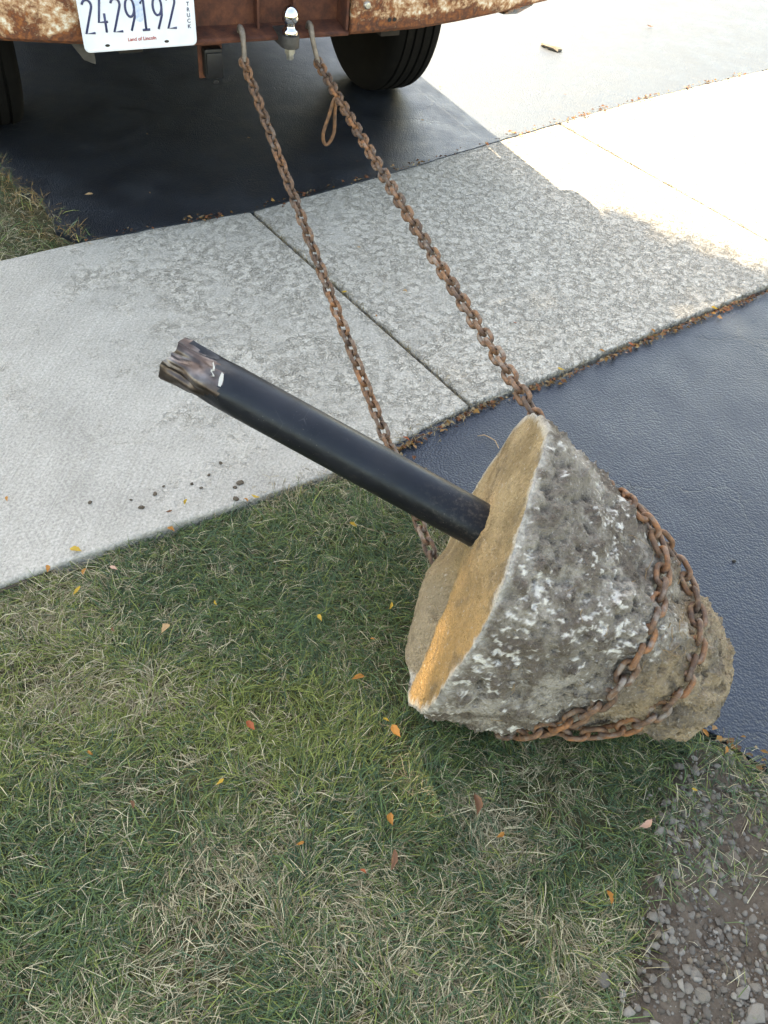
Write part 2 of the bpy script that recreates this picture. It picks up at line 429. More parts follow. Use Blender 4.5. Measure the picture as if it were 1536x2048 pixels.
_pm2 = M('plate_blue_print', .4, (.50, .60, .80)); _pm2.color(_pm2.ramp(_pm2.noise(90, 5, .7), [(.4, (.28, .38, .58)), (.6, (.48, .54, .64))])); MAT['print'] = _pm2.m

# ------------------------------------------------------------------ the setting
# ground: one sheet to the horizon
def make_ground():
    xs = np.concatenate([np.linspace(-150, -6, 10), np.linspace(-5, 6, 45), np.linspace(7, 150, 10)])
    ys = np.concatenate([np.linspace(-150, -5, 10), np.linspace(-4, 8, 49), np.linspace(9, 150, 10)])
    V = []; F = []
    for y in ys:
        for x in xs:
            V.append((x, y, -.036 + .006*(noise.noise((x*2.2, y*2.2, .3)))))
    nx = len(xs)
    for j in range(len(ys)-1):
        for i in range(nx-1):
            F.append((j*nx+i, j*nx+i+1, (j+1)*nx+i+1, (j+1)*nx+i))
    tag(mesh_obj('ground', V, F, MAT['thatch'], smooth=True), kind='structure')
make_ground()

def wobble(a, b, step=.05, amp=.006, seed=0):
    """points from a to b with an uneven line"""
    a = Vector((*a, 0)); b = Vector((*b, 0)); L = (b-a).length; k = max(2, int(L/step))
    t = (b-a).normalized(); nrm = Vector((-t.y, t.x, 0)); out = []
    for i in range(k):
        p = a.lerp(b, i/k); w = noise.noise((p.x*7, p.y*7, seed*3.1))*amp + noise.noise((p.x*31, p.y*31, seed*1.7))*amp*.7
        p = p + nrm*w; out.append((p.x, p.y))
    return out
def sheet(name, poly_en, ztop, depth, mat, parent=None):
    """flat slab from an E,N outline"""
    bm = bmesh.new(); top = []; bot = []
    for e, n in poly_en:
        p = en(e, n, ztop); top.append(bm.verts.new(p)); bot.append(bm.verts.new(p-Vector((0, 0, depth))))
    k = len(top); f = bm.faces.new(top)
    for i in range(k): bm.faces.new((top[i], bot[i], bot[(i+1) % k], top[(i+1) % k]))
    bmesh.ops.triangulate(bm, faces=[f])
    return bm_obj(name, bm, mat, parent)
def path(pts, amp=.006, step=.05, seed=0):
    out = []
    for a, b in zip(pts, pts[1:]): out += wobble(a, b, step, amp, seed)
    return out + [pts[-1]]

NEAR = [(-3.5, 1.14), (-.6, 1.14), (.042, 1.132), (.402, 1.097), (.747, 1.052), (.973, 1.055), (1.242, 1.072), (1.516, 1.052), (1.965, 1.046), (2.531, 1.025), (4.3, 1.02), (6.0, 1.02)]
FAR = [(-3.5, 2.28), (.4, 2.28), (.704, 2.274), (.894, 2.255), (1.231, 2.214), (1.793, 2.236), (2.502, 2.286), (3.278, 2.334), (4.442, 2.345), (6.0, 2.345)]
def on_line(L, e):
    for (a, b), (c, d) in zip(L, L[1:]):
        if a <= e <= c: return b+(d-b)*(e-a)/(c-a)
    return L[-1][1]
# sidewalk: earth bed and one slab for every bay
walk = tag(sheet('sidewalk', [(-3.45, 1.16), (5.95, 1.06), (5.95, 2.30), (-3.45, 2.25)], -.012, .02, MAT['soil']), kind='structure')
JOINTS = [-3.45, -1.88, -.32, 1.236, 2.80, 4.36, 5.92]
def make_slab(e0, e1, zt):
    g = .006 if e0 < 1 else .0035
    lo = [(e, on_line(NEAR, e)) for e in np.linspace(e0+g, e1-g, 28)]
    hi = [(e, on_line(FAR, e)-.004) for e in np.linspace(e1-g, e0+g, 28)]
    pts = [(e, n + .004*noise.noise((e*9, n*9, 2.))) for e, n in lo+hi]
    bm = bmesh.new(); top = [bm.verts.new(en(e, n, zt)) for e, n in pts]
    f = bm.faces.new(top); r = bmesh.ops.extrude_face_region(bm, geom=[f])
    bmesh.ops.translate(bm, verts=[v for v in r['geom'] if isinstance(v, bmesh.types.BMVert)], vec=(0, 0, -.09))
    bmesh.ops.recalc_face_normals(bm, faces=bm.faces)
    tops = [e for e in bm.edges if all(abs(v.co.z-zt) < 1e-5 for v in e.verts)]
    bmesh.ops.bevel(bm, geom=tops, offset=.007, segments=3, affect='EDGES', profile=.5)
    bmesh.ops.triangulate(bm, faces=[f for f in bm.faces if len(f.verts) > 4])
    bm_obj('slab', bm, MAT['concrete'], walk)
for i, (a, b) in enumerate(zip(JOINTS, JOINTS[1:])): make_slab(a, b, [0, .001, 0, .0, .002, .001, 0][i])

# driveway beyond the walk, its left edge against the lawn
DRIVE_L = [(.704, 2.27), (.64, 2.40), (.66, 2.60), (.63, 2.80), (.60, 3.3), (.60, 12)]
drive = path(FAR[2:], .005, .04, 1)[::1]
poly = [(e, n-.012) for e, n in drive] + [(6.0, 14), (.6, 14)] + path(DRIVE_L[::-1], .02, .08, 2)[1:-1]
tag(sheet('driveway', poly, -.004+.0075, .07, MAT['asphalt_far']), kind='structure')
# apron on the street side of the walk
APRON_L = [(.96, 1.07), (.945, .95), (.965, .6), (1.0, .25), (1.018, .11), (1.05, -.01), (1.13, -.25), (1.2, -.8), (1.25, -2.5)]
apron_edge = path(APRON_L, .012, .03, 3)
poly = apron_edge + [(6.0, -2.5), (6.0, 1.0)] + [(e, n-.016) for e, n in path([p for p in NEAR if p[0] > 1.0][::-1], .006, .04, 4)]
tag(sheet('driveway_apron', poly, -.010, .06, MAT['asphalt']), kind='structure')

# bare soil beside the apron, slightly heaped
SOIL = [tuple(p[:2]) for p in ([at(1405, 1470), at(1340, 1560), at(1318, 1640), at(1330, 1720), at(1300, 1800), at(1290, 1900), at(1235, 2048), at(1180, 2250)]
        + [Vector((.33, -.35, 0)), Vector((1.6, -.6, 0)), Vector((1.25, .30, 0)), Vector((.80, .68, 0))])]
def soil_h(x, y):
    return -.030 + .020*vnoise(x, y, 5, 3) + .016*vnoise(x, y, 16, 4) + .007*vnoise(x, y, 60, 5)
def make_soil():
    xs = np.arange(.25, 1.6, .012); ys = np.arange(-.5, .85, .012)
    X, Y = np.meshgrid(xs, ys); Z = soil_h(X, Y)
    # distance to the outline lowers it under the lawn
    ins = in_poly(X, Y, SOIL); w = ins.astype(float)
    for _ in range(6):
        w[1:-1, 1:-1] = (w[:-2, 1:-1]+w[2:, 1:-1]+w[1:-1, :-2]+w[1:-1, 2:])/4
    Z = Z*w + (-.045)*(1-w)
    E_ = X*EE.x+Y*EE.y; N_ = X*NN.x+Y*NN.y
    nx = len(xs); idx = np.arange(X.size).reshape(X.shape)
    q = np.stack([idx[:-1, :-1], idx[:-1, 1:], idx[1:, 1:], idx[1:, :-1]], -1).reshape(-1, 4)
    keep = (w[:-1, :-1].ravel() > .02); q = q[keep]
    tag(big_mesh('bare_soil', np.stack([X, Y, Z], -1).reshape(-1, 3), q.ravel(), np.arange(len(q))*4, np.full(len(q), 4), MAT['soil'], smooth=True), kind='structure')
make_soil()

# ------------------------------------------------------------------ shade tree (stands left of the driveway, outside the frame)
SUNNY = [at(1060, 420), at(1160, 440), at(1255, 470), at(1350, 492), at(1440, 528), at(1560, 560), Vector((2.4, 2.9, 0)), Vector((9, 5, 0)), Vector((9, 14, 0)), Vector((-3.6, 8.2, 0)), Vector((-.55, 3.75, 0))]
def drop(p):                                       # where the shadow of p falls on the ground
    return p - SUN*(p.z/SUN.z)
FLECKS = [(at(70, 700), .10, .45), (at(560, 880), .07, .30), (at(330, 1060), .07, .45), (at(200, 1010), .08, .3), (at(640, 1240), .08, .85), (at(700, 1140), .05, .5),
          (at(240, 1150), .07, .45), (at(850, 1530), .08, 1.0), (at(10, 1800), .10, .6), (at(1490, 1430), .05, .3), (at(1500, 715), .12, .55), (at(1440, 630), .12, .6),
          (at(1250, 1770), .05, .35), (at(60, 2000), .06, .5),
          (drop(deep(893, 1300, 1.37)), .05, .75), (drop(deep(950, 1190, 1.36)), .04, .4), (drop(deep(560, 800, 1.34)), .035, .45)]
def make_tree():
    tr = empty('shade_tree', (-6.3, 6.9, 0))
    tag(tr, 'tall leafy tree outside the picture on the left that shades the lawn and walk', 'tree')
    C0 = Vector((1.6, -.7, 9.7)); R0 = Vector((3.1, 3.3, 2.2))
    # trunk and limbs
    base = [(0, 0, -.1), (.05, 0, 1.6), (.15, -.05, 3.8), (.4, -.15, 6.0), (.8, -.35, 7.8), (1.3, -.5, 9.4), (1.6, -.6, 10.9)]
    V, F = sweep(base, [.34, .27, .24, .21, .16, .10, .03], 12)
    for k in range(9):
        i = 3+k % 3; b0 = Vector(base[i]); a = k*2.4; L = random.uniform(1.4, 2.4)
        dv = Vector((math.cos(a), math.sin(a), .35)).normalized()
        pts = [b0 + dv*L*t + Vector((0, 0, .35*t*t)) + Vector((random.uniform(-.1, .1), random.uniform(-.1, .1), 0))*t for t in (0, .35, .7, 1)]
        v2, f2 = sweep(pts, [.07, .05, .03, .012], 8); o = len(V); V += v2; F += [tuple(j+o for j in f) for f in f2]
    autosmooth(mesh_obj('trunk', V, F, MAT['bark'], tr), 60)
    n = 66000
    u = RNG.normal(size=(n, 3)); u /= np.linalg.norm(u, axis=1)[:, None]
    P = u*(RNG.random(n)**.42)[:, None]*np.array(R0)+np.array(C0)
    P += (np.stack([vnoise(P[:, 0], P[:, 1], 1.3, 1), vnoise(P[:, 1], P[:, 2], 1.3, 2), vnoise(P[:, 2], P[:, 0], 1.3, 3)], -1)-.5)*.7
    W = P+np.array(tr.location); G = W - np.array(SUN)*(W[:, 2:3]/SUN.z)
    keep = ~in_poly(G[:, 0]+RNG.normal(0, .11, n), G[:, 1]-.04+RNG.normal(0, .11, n), [tuple(p[:2]) for p in SUNNY])
    for c, r, s in FLECKS:
        d = np.hypot(G[:, 0]-c.x, G[:, 1]-c.y)/r*(1+.5*(vnoise(G[:, 0], G[:, 1], 14, 7)-.5))
        keep &= ~((d < 1.35) & (RNG.random(n) < s*np.clip((1.45-d)/.45, 0, 1)))
    P = P[keep]; n = len(P)
    # each leaf: a folded blade of two quads
    ax = RNG.normal(size=(n, 3)); ax[:, 2] -= .5; ax /= np.linalg.norm(ax, axis=1)[:, None]
    sd = np.cross(ax, RNG.normal(size=(n, 3))+np.array([0, 0, 1.2])); sd /= np.linalg.norm(sd, axis=1)[:, None]
    up = np.cross(sd, ax)
    L = RNG.uniform(.09, .14, (n, 1)); Wd = L*.34
    tmpl = [(0, 0, 0), (.5, 1, .12), (1, 0, 0), (.5, -1, .12), (.5, 0, -.05)]
    co = np.stack([P+ax*L*a+sd*Wd*b+up*L*c for a, b, c in tmpl], 1).reshape(-1, 3)
    q = (np.arange(n)*5)[:, None]+np.array([0, 4, 2, 1, 0, 3, 2, 4]); q = q.reshape(-1, 4)
    col = np.array([.055, .095, .025])*RNG.uniform(.6, 1.4, (n, 1))+np.array([.05, .02, 0])*RNG.random((n, 1))**4
    big_mesh('crown', co, q.ravel(), np.arange(len(q))*4, np.full(len(q), 4), MAT['leafcanopy'], np.repeat(col, 5, 0), parent=tr)
make_tree()

# ------------------------------------------------------------------ added unseen building above the frame, blocks low sky from the driveway's reflections
def make_added_house():
    o0 = en(.1, 11.2); H = empty('added_house', (o0.x, o0.y, 0), SA)
    tag(H, 'unseen low building with garage, added at the driveway end to block the low sky', 'added_house')
    L, D = 9.0, 7.0
    siding = mat_plain('house_siding', (.22, .20, .17), .8, 0, .3, .15, 3); roofm = mat_plain('roof_shingle', (.06, .055, .05), .9, 0, .2, .4, 12)
    trim = mat_plain('house_trim', (.45, .44, .41), .6, 0, .4, .1, 6)
    prism('wall', [(0, -.05), (0, 2.6), (D/2, 4.6), (D, 2.6), (D, -.05)], 0, L, siding, H, 'x')
    r = prism('roof', [(-.5, 2.48), (-.5, 2.60), (D/2, 4.9), (D+.5, 2.60), (D+.5, 2.48), (D/2, 4.72)], -.4, L+.4, roofm, H, 'x')
    box('chimney', (L*.7, D*.55, 4.0), (L*.7+.6, D*.55+.6, 5.4), siding, r)
    g = box('garage_door', (.7, -.05, 0), (5.5, -.005, 2.15), trim, H)
    for i in range(4):
        for j in range(4): box('panel', (.8+1.18*j, -.075, .08+.52*i), (1.82+1.18*j, -.052, .50+.52*i), trim, g, .01)
    d = box('front_door', (6.2, -.05, 0), (7.1, -.005, 2.05), roofm, H); box('handle', (6.28, -.1, 1.0), (6.34, -.052, 1.1), MAT['steel'], d)
    w = box('window', (7.5, -.06, .9), (8.7, -.005, 2.0), trim, H); box('pane', (7.58, -.07, .98), (8.62, -.062, 1.92), MAT['glass'], w)
make_added_house()

# ------------------------------------------------------------------ truck
TRUCK = empty('truck', (-.49, 2.53, 0), rad(33))
tag(TRUCK, 'old truck with rusted cream rear bumper and chrome hitch ball parked on the driveway', 'truck')
def make_truck():
    T = TRUCK
    # bumper wings: cross-section swept along a bent line
    def wing(sx, x_in, label):
        stations = [(x_in, 0.0, .513, .700), (.45, .006, .516, .702), (.62, .026, .523, .704), (.85, .062, .536, .708), (1.02, .100, .548, .710), (1.058, .135, .556, .706), (1.066, .22, .566, .700)]
        V = []; F = []; k = 0
        prof = lambda zb, zt: [(.060, zb+.012), (.012, zb), (0, zb+.010), (-.004, zb+.06), (-.004, zt-.05), (.010, zt-.008), (.03, zt), (.075, zt)]
        st = []
        for a, b in zip(stations, stations[1:]):
            for t in (0, .25, .5, .75): st.append(tuple(a[i]+(b[i]-a[i])*t for i in range(4)))
        st.append(stations[-1])
        for x, y, zb, zt in st:
            pr = prof(zb, zt); k = len(pr)
            nx = max(0, (abs(x)-.95))/.12
            for dy, z in pr: V.append((sx*(x - .9*dy*min(1, nx)), y+dy*(1-.7*min(1, nx)) + .0015*noise.noise((x*14, z*14, 1)), z))
        for i in range(len(st)-1):
            for j in range(k-1): F.append((i*k+j, i*k+j+1, (i+1)*k+j+1, (i+1)*k+j))
        F.append(tuple(range(k)))
        o = mesh_obj('bumper_panel', V, F, MAT['cream'], T)
        m = o.modifiers.new('thick', 'SOLIDIFY'); m.thickness = .004
        o['label'] = label; autosmooth(o, 30)
        return o
    wing(-1, .30, 'left bumper panel with cream paint flaking to rust')
    wr = wing(1, .215, 'right bumper panel with cream paint flaking to rust')
    # bolt heads on the right panel
    for bx, bz, by in ((.262, .592, -.006), (.262, .66, -.006), (.80, .64, .048)):
        b = lathe('bumper_bolt', [(.0, -.011), (.008, -.010), (.011, -.006), (.012, 0), (.021, .001), (.022, .004)], MAT['steel'], T, 14, 'y', (bx, by, bz))
    for bx, bz in ((.345, .548), (.362, .548)):
        lathe('bolt_hole', [(.004, -.0045), (.0055, -.005), (.006, -.0035), (.006, .01)], MAT['frame'], T, 10, 'y', (bx, -.0003, bz))
    # recessed centre channel: back wall, floor flange with a lip, side gussets
    ch = prism('bumper_channel', [(0.004, .516), (.006, .509), (.082, .520), (.082, .705), (.074, .705), (.074, .534), (.012, .521)], -.298, .213, MAT['rust'], T, 'x')
    for gx, w in ((-.294, .008), (-.06, .007), (.052, .007), (.206, .008)):
        bm = bmesh.new()
        d = .004 if abs(gx) > .1 else .045
        pts = [(d, .525), (.0735, .5345), (.0735, .70), (d, .70)]
        A = [bm.verts.new((gx-w/2, a, b)) for a, b in pts]; B = [bm.verts.new((gx+w/2, a, b)) for a, b in pts]
        bm.faces.new(A); bm.faces.new(B[::-1])
        for i in range(4): bm.faces.new((A[i], B[i], B[(i+1) % 4], A[(i+1) % 4]))
        bm_obj('gusset', bm, MAT['rust'], ch)
    # step pad over the recess
    box('step_pad', (-.34, -.002, .7125), (.26, .11, .728), MAT['rust'], T, .004)
    # tongue with the hitch ball
    arc = [(.012+.027*math.cos(a), -.020+.027*math.sin(a)) for a in np.linspace(math.pi, 2*math.pi, 14)]
    prism('hitch_tongue', [(-.015, .06)]+arc+[(.039, .06)], .497, .5305, MAT['darksteel'], T, 'z', .003)
    hb = lathe('hitch_ball', [(.0, .606), (.008, .6045), (.0155, .600), (.021, .5925), (.0245, .583), (.0250, .576), (.0235, .568), (.019, .5605), (.0145, .556), (.0140, .552), (.0165, .548), (.0215, .5445), (.0235, .541), (.0235, .5335), (.0215, .5315), (.0, .5314)], MAT['chrome'], T, 28, 'z', (.012, -.020, 0))
    lathe('shank_nut', [(.0, .464), (.0105, .464), (.0115, .466), (.0115, .481), (.0165, .482), (.0165, .4965), (0, .4966)], MAT['steel'], hb, 6, 'z', (.012, -.020, 0))
    # licence plate
    pl = empty('license_plate', (-.4175, -.014, .591), 0, T); pl.rotation_euler = (rad(1), rad(-.5), 0)
    pl['label'] = 'white licence plate with dark blue embossed numbers'
    def rrect(w, h, r, k=5):
        out = []
        for cx, cz, a0 in ((w-r, h-r, 0), (-w+r, h-r, 90), (-w+r, -h+r, 180), (w-r, -h+r, 270)):
            for i in range(k): a = rad(a0+90*i/(k-1)); out.append((cx+r*math.cos(a), cz+r*math.sin(a)))
        return out
    prism('plate_sheet', rrect(.1525, .0760, .014), -.001, .001, MAT['plate'], pl, 'y')
    o_, i_ = rrect(.1500, .0735, .012), rrect(.1462, .0697, .009)
    V = [(a, -.0012, b) for a, b in o_]+[(a, -.0032, b) for a, b in rrect(.1481, .0716, .0105)]+[(a, -.0012, b) for a, b in i_]
    k = len(o_); F = []
    for r in range(2):
        for i in range(k): F.append((r*k+i, r*k+(i+1) % k, (r+1)*k+(i+1) % k, (r+1)*k+i))
    mesh_obj('plate_rim', V, F, MAT['plate'], pl, True)
    # number strokes
    W_, H_ = .0115, .0385
    def arcp(cx, cz, rx, rz, a0, a1, n=10): return [(cx+rx*math.cos(rad(a)), cz+rz*math.sin(rad(a))) for a in np.linspace(a0, a1, n)]
    DIG = {'2': [arcp(0, H_-.0135, W_, .0135, 165, -25, 12)+[(-W_, -H_), (W_, -H_)]],
           '4': [[(-.002, H_), (-W_, -.014), (W_, -.014)], [(.005, .006), (.005, -H_)]],
           '9': [arcp(0, .0165, W_, .022, 0, 360, 20), arcp(W_-.002, .0165, .002, .022, 0, 0, 1)+[(W_, .016), (W_-.001, -.006), (-.002, -H_)]],
           '1': [[(-.008, .024), (.001, H_), (.001, -H_)], [(-.009, -H_), (.011, -H_)]]}
    xs = [-.1295+.0362*i for i in range(7)]
    for d, x in zip('2429192', xs):
        V = []; F = []
        for st in DIG[d]:
            pts = [(x+a, 0, b+.0085) for a, b in st]
            v2, f2 = sweep(pts, .0031, 8, up=(0, 1, 0)); o = len(V); V += [Vector((v.x, -.0011+v.y*.75, v.z)) for v in v2]; F += [tuple(j+o for j in f) for f in f2]
        mesh_obj('plate_digit', V, F, MAT['ink'], pl, True)
    def text(name, s, size, x, z, mat, sx=1):
        cu = bpy.data.curves.new(name, 'FONT'); cu.body = s; cu.size = size; cu.align_x = 'CENTER'; cu.extrude = .0004; cu.offset = size*.012
        to = bpy.data.objects.new(name, cu); COL.objects.link(to)
        me = bpy.data.meshes.new_from_object(to.evaluated_get(bpy.context.evaluated_depsgraph_get()))
        bpy.data.objects.remove(to); bpy.data.curves.remove(cu)
        me.materials.clear(); me.materials.append(mat)
        o = bpy.data.objects.new(name, me); link(o, pl); o.location = (x, -.0017, z); o.rotation_euler = (rad(90), 0, 0); o.scale = (sx, 1, 1)
    text('plate_slogan', 'Land of Lincoln', .0125, .002, -.0545, MAT['red'])
    for i, c in enumerate('TRUCK'): text('plate_letter', c, .0135, .1345, .0215-.0135*i, MAT['ink'], 1.0)
    text('plate_letter', 'B', .0135, .1345, .0435, MAT['ink'])
    # faint blue print behind the middle digits
    pr = [(.002+.016*math.cos(a)*(1+.15*math.sin(3*a)), .022+.036*math.sin(a)*(1+.1*math.cos(2*a))) for a in np.linspace(0, 2*math.pi, 26)[:-1]]
    mesh_obj('plate_print', [(a, -.0013, b) for a, b in pr], [tuple(range(25))[::-1]], MAT['print'], pl)
    for sx in (-.092, .068):
        for sz in (-.0615, .064):
            prism('plate_slot', [(sx+.0065*math.cos(a), sz+.0035*math.sin(a)) for a in np.linspace(0, 2*math.pi, 13)[:-1]], -.0016, -.0008, MAT['frame'], pl, 'y')
    # trailer socket on a rusty bracket
    ts = empty('trailer_socket', (-.205, .05, .45), 0, T)
    box('bracket', (-.037, .012, -.050), (.037, .018, .075), MAT['rust'], ts, .002)
    box('housing', (-.027, -.022, -.042), (.027, .0115, .038), MAT['black'], ts, .006)
    box('lid', (-.024, -.031, -.030), (.024, -.0225, .030), MAT['black'], ts, .004)
    box('lid_tab', (-.008, -.030, -.053), (.008, -.023, -.0425), MAT['black'], ts, .002)
    # hanging tab below the left panel
    prism('bumper_bracket', [(-.60, .56), (-.60, .53), (-.565, .475), (-.535, .462), (-.535, .56)], .050, .056, MAT['darksteel'], T, 'y')
    for sx in (-1, 1): box('bumper_arm', (sx*.42-.03, .085, .545), (sx*.42+.03, .6, .64), MAT['frame'], T, .004)
    # bed sides with wheel arches
    def side(sx):
        pts = [(.14, .52), (.14, 1.20), (2.50, 1.20), (2.50, .52), (1.52, .50)]
        pts += [(.97+.50*math.cos(a), .40+.50*math.sin(a)) for a in np.linspace(rad(10), rad(170), 16)] + [(.42, .44), (.22, .47)]
        x0, x1 = (.925, .99) if sx > 0 else (-.99, -.925)
        o = prism('bed_side', pts, x0, x1, MAT['body'], T, 'x', .008); return o
    side(1); side(-1)
    # inner wheel tubs
    for sx in (-1, 1):
        arc = [(.97+.49*math.cos(a), .40+.49*math.sin(a)) for a in np.linspace(rad(5), rad(175), 16)]
        arc2 = [(.97+.47*math.cos(a), .40+.47*math.sin(a)) for a in np.linspace(rad(175), rad(5), 16)]
        prism('wheel_tub', arc+arc2, sx*.60, sx*.924, MAT['frame'], T, 'x')
    box('tailgate', (-.80, .125, .66), (.80, .175, 1.18), MAT['body'], T, .008)
    for sx in (-1, 1): box('tail_lamp', (sx*.865-.055, .118, .80), (sx*.865+.055, .16, 1.05), MAT['lamp'], T, .006)
    box('bed_floor', (-.92, .18, .655), (.92, 2.49, .68), MAT['frame'], T)
    for i in range(5): box('cross_member', (-.9, .25+.52*i, .60), (.9, .33+.52*i, .654), MAT['frame'], T)
    box('bed_front', (-.92, 2.44, .69), (.92, 2.495, 1.19), MAT['body'], T, .006)
    for sx in (-1, 1): box('chassis_rail', (sx*.42-.035, .12, .46), (sx*.42+.035, 5.0, .595), MAT['frame'], T, .004)
    # axle, springs, shocks
    lathe('axle', [(.04, -.62), (.04, -.16), (.12, -.12), (.15, 0), (.12, .12), (.04, .16), (.04, .62)], MAT['frame'], T, 16, 'x', (0, .97, .37))
    for sx in (-1, 1):
        pts = [(sx*.5, .97+.62*t, .33+.13*t*t) for t in np.linspace(-1, 1, 9)]
        tube('leaf_spring', pts, .028, MAT['frame'], T, 8)
    lathe('added_spare_tyre', [(.12, .47), (.18, .46), (.25, .455), (.29, .48), (.30, .53), (.29, .57), (.25, .59), (.18, .59), (.12, .58)], MAT['tyre'], T, 40, 'z', (0, .56, 0))  # unseen underbody parts down to the valance, added to block light there
    box('added_fuel_tank', (-.86, 1.75, .36), (-.48, 2.7, .60), MAT['frame'], T, .03)
    lathe('added_muffler', [(.03, 1.7), (.10, 1.74), (.10, 2.35), (.03, 2.39)], MAT['frame'], T, 20, 'y', (.62, 0, .46))
    box('added_gearbox', (-.25, 2.9, .30), (.25, 4.4, .62), MAT['frame'], T, .05)
    box('added_front_valance', (-.90, 5.30, .24), (.90, 5.40, .50), MAT['frame'], T, .02)
    box('spare_carrier', (-.33, .30, .50), (.33, .34, .53), MAT['frame'], T, .004)
    # exhaust pipe
    tube('exhaust_pipe', [(.55, 3.0, .42), (.56, 1.7, .44), (.60, 1.5, .50), (.60, .5, .50), (.64, .36, .46)], .03, MAT['rust'], T, 12)
    # cab and nose
    cab = prism('cab', [(2.53, .50), (2.53, 1.25), (2.62, 1.80), (2.75, 1.84), (3.65, 1.82), (4.15, 1.24), (5.35, 1.10), (5.42, .95), (5.42, .48), (4.95, .45), (4.7, .80), (4.35, .80), (4.1, .45)], -.93, .93, MAT['body'], T, 'x', .02)
    for sx in (-1, 1):
        prism('side_window', [(2.72, 1.28), (2.78, 1.74), (3.6, 1.74), (3.98, 1.28)], sx*.9305, sx*.9335, MAT['glass'], T, 'x')
    prism('rear_window', [(-.7, 1.30), (-.66, 1.72), (.66, 1.72), (.7, 1.30)], 2.525, 2.60, MAT['glass'], T, 'y')
    # wheels
    prof = [(.19, -.105), (.215, -.118), (.27, -.130), (.315, -.128), (.343, -.118), (.354, -.108), (.3595, -.097)]
    for gx in (-.066, -.022, .022, .066):
        prof += [(.3635, gx-.0065), (.355, gx-.0045), (.355, gx+.0045), (.3640, gx+.0065)]
    prof += [(.3595, .097), (.354, .108), (.343, .118), (.315, .128), (.27, .130), (.215, .118), (.19, .105)]
    for sx, wy in ((1, .92), (-1, .92), (1, 4.55), (-1, 4.55)):
        w = empty('wheel', (sx*.795, wy, .362), 0, T)
        ty = lathe('tyre', [(r_, x_*.88) for r_, x_ in prof], MAT['tyre'], w, 72, 'x')
        lathe('rim', [(.05, sx*.02), (.12, sx*.02), (.15, sx*.06), (.19, sx*.10), (.20, sx*.112), (.19, -sx*.09), (.15, -sx*.05), (.05, -sx*.05)], MAT['darksteel'], w, 32, 'x')
make_truck()
bpy.context.view_layer.update()
TMW = TRUCK.matrix_world.copy()
def tw(x, y, z): return TMW @ Vector((x, y, z))

# ------------------------------------------------------------------ torn-out footing with its post
FD = 1.385; PX = FD/CAM_F
FA = (.879*_r + .479*_d + .075*_f).normalized()            # axis: from the face towards the narrow end
FB = (-.479*_r + .879*_d); FB = (FB-FA*FB.dot(FA)).normalized()
FC = FA.cross(FB).normalized()
if FC.dot(_f) > 0: FC = -FC                                 # FC looks towards the lens
F0 = deep(938, 1123, FD)
PROF = [(-40, 322), (10, 318), (50, 306), (90, 290), (130, 278), (200, 252), (297, 216), (366, 186), (434, 158), (500, 132), (535, 108), (556, 72), (566, 30), (568, 0)]
def rad_at(s):                                             # s in metres along the axis
    sp = s/PX
    for (a, b), (c, d) in zip(PROF, PROF[1:]):
        if sp <= c: return max(0, b+(d-b)*(sp-a)/(c-a))*PX
    return 0.0
TILT = .10
def face_s(t, c):                                          # where the face lies for offsets t (FB) and c (FC)
    return TILT*t + .006*noise.noise((t*9, c*9, 5))
def rock_p(s, ph, off=0.0):
    r = rad_at(s)
    lump = (.024*noise.noise((math.cos(ph)*1.3+s*3, math.sin(ph)*1.3, s*5+3)) + .012*noise.noise((math.cos(ph)*3.1, math.sin(ph)*3.1, s*11+8))) * min(1, r/.1)
    lump -= .020*max(0, noise.noise((math.cos(ph)*4.5, math.sin(ph)*4.5, 1.5)))*math.exp(-max(0, s+.02)/.028)
    r = max(0, r+lump+off)
    return F0 + FA*s + FB*(r*math.cos(ph)) + FC*(r*math.sin(ph))
def fbm(p, o=4):
    a = 0; w = 1; q = Vector(p)
    for _ in range(o): a += w*noise.noise(q); w *= .55; q = q*2.1+Vector((3.1, 1.7, .9))
    return a
FOOT = empty('post_footing', (F0.x+.12, F0.y-.03, 0))
tag(FOOT, 'torn-out cone of concrete with a broken black steel post lying on the lawn edge', 'footing')
bpy.context.view_layer.update()
FOOT_I = FOOT.matrix_world.inverted()
def lerp3(a, b, t): return tuple(a[i]+(b[i]-a[i])*t for i in range(3))
def sstep(a, b, x):
    t = min(1, max(0, (x-a)/(b-a))); return t*t*(3-2*t)
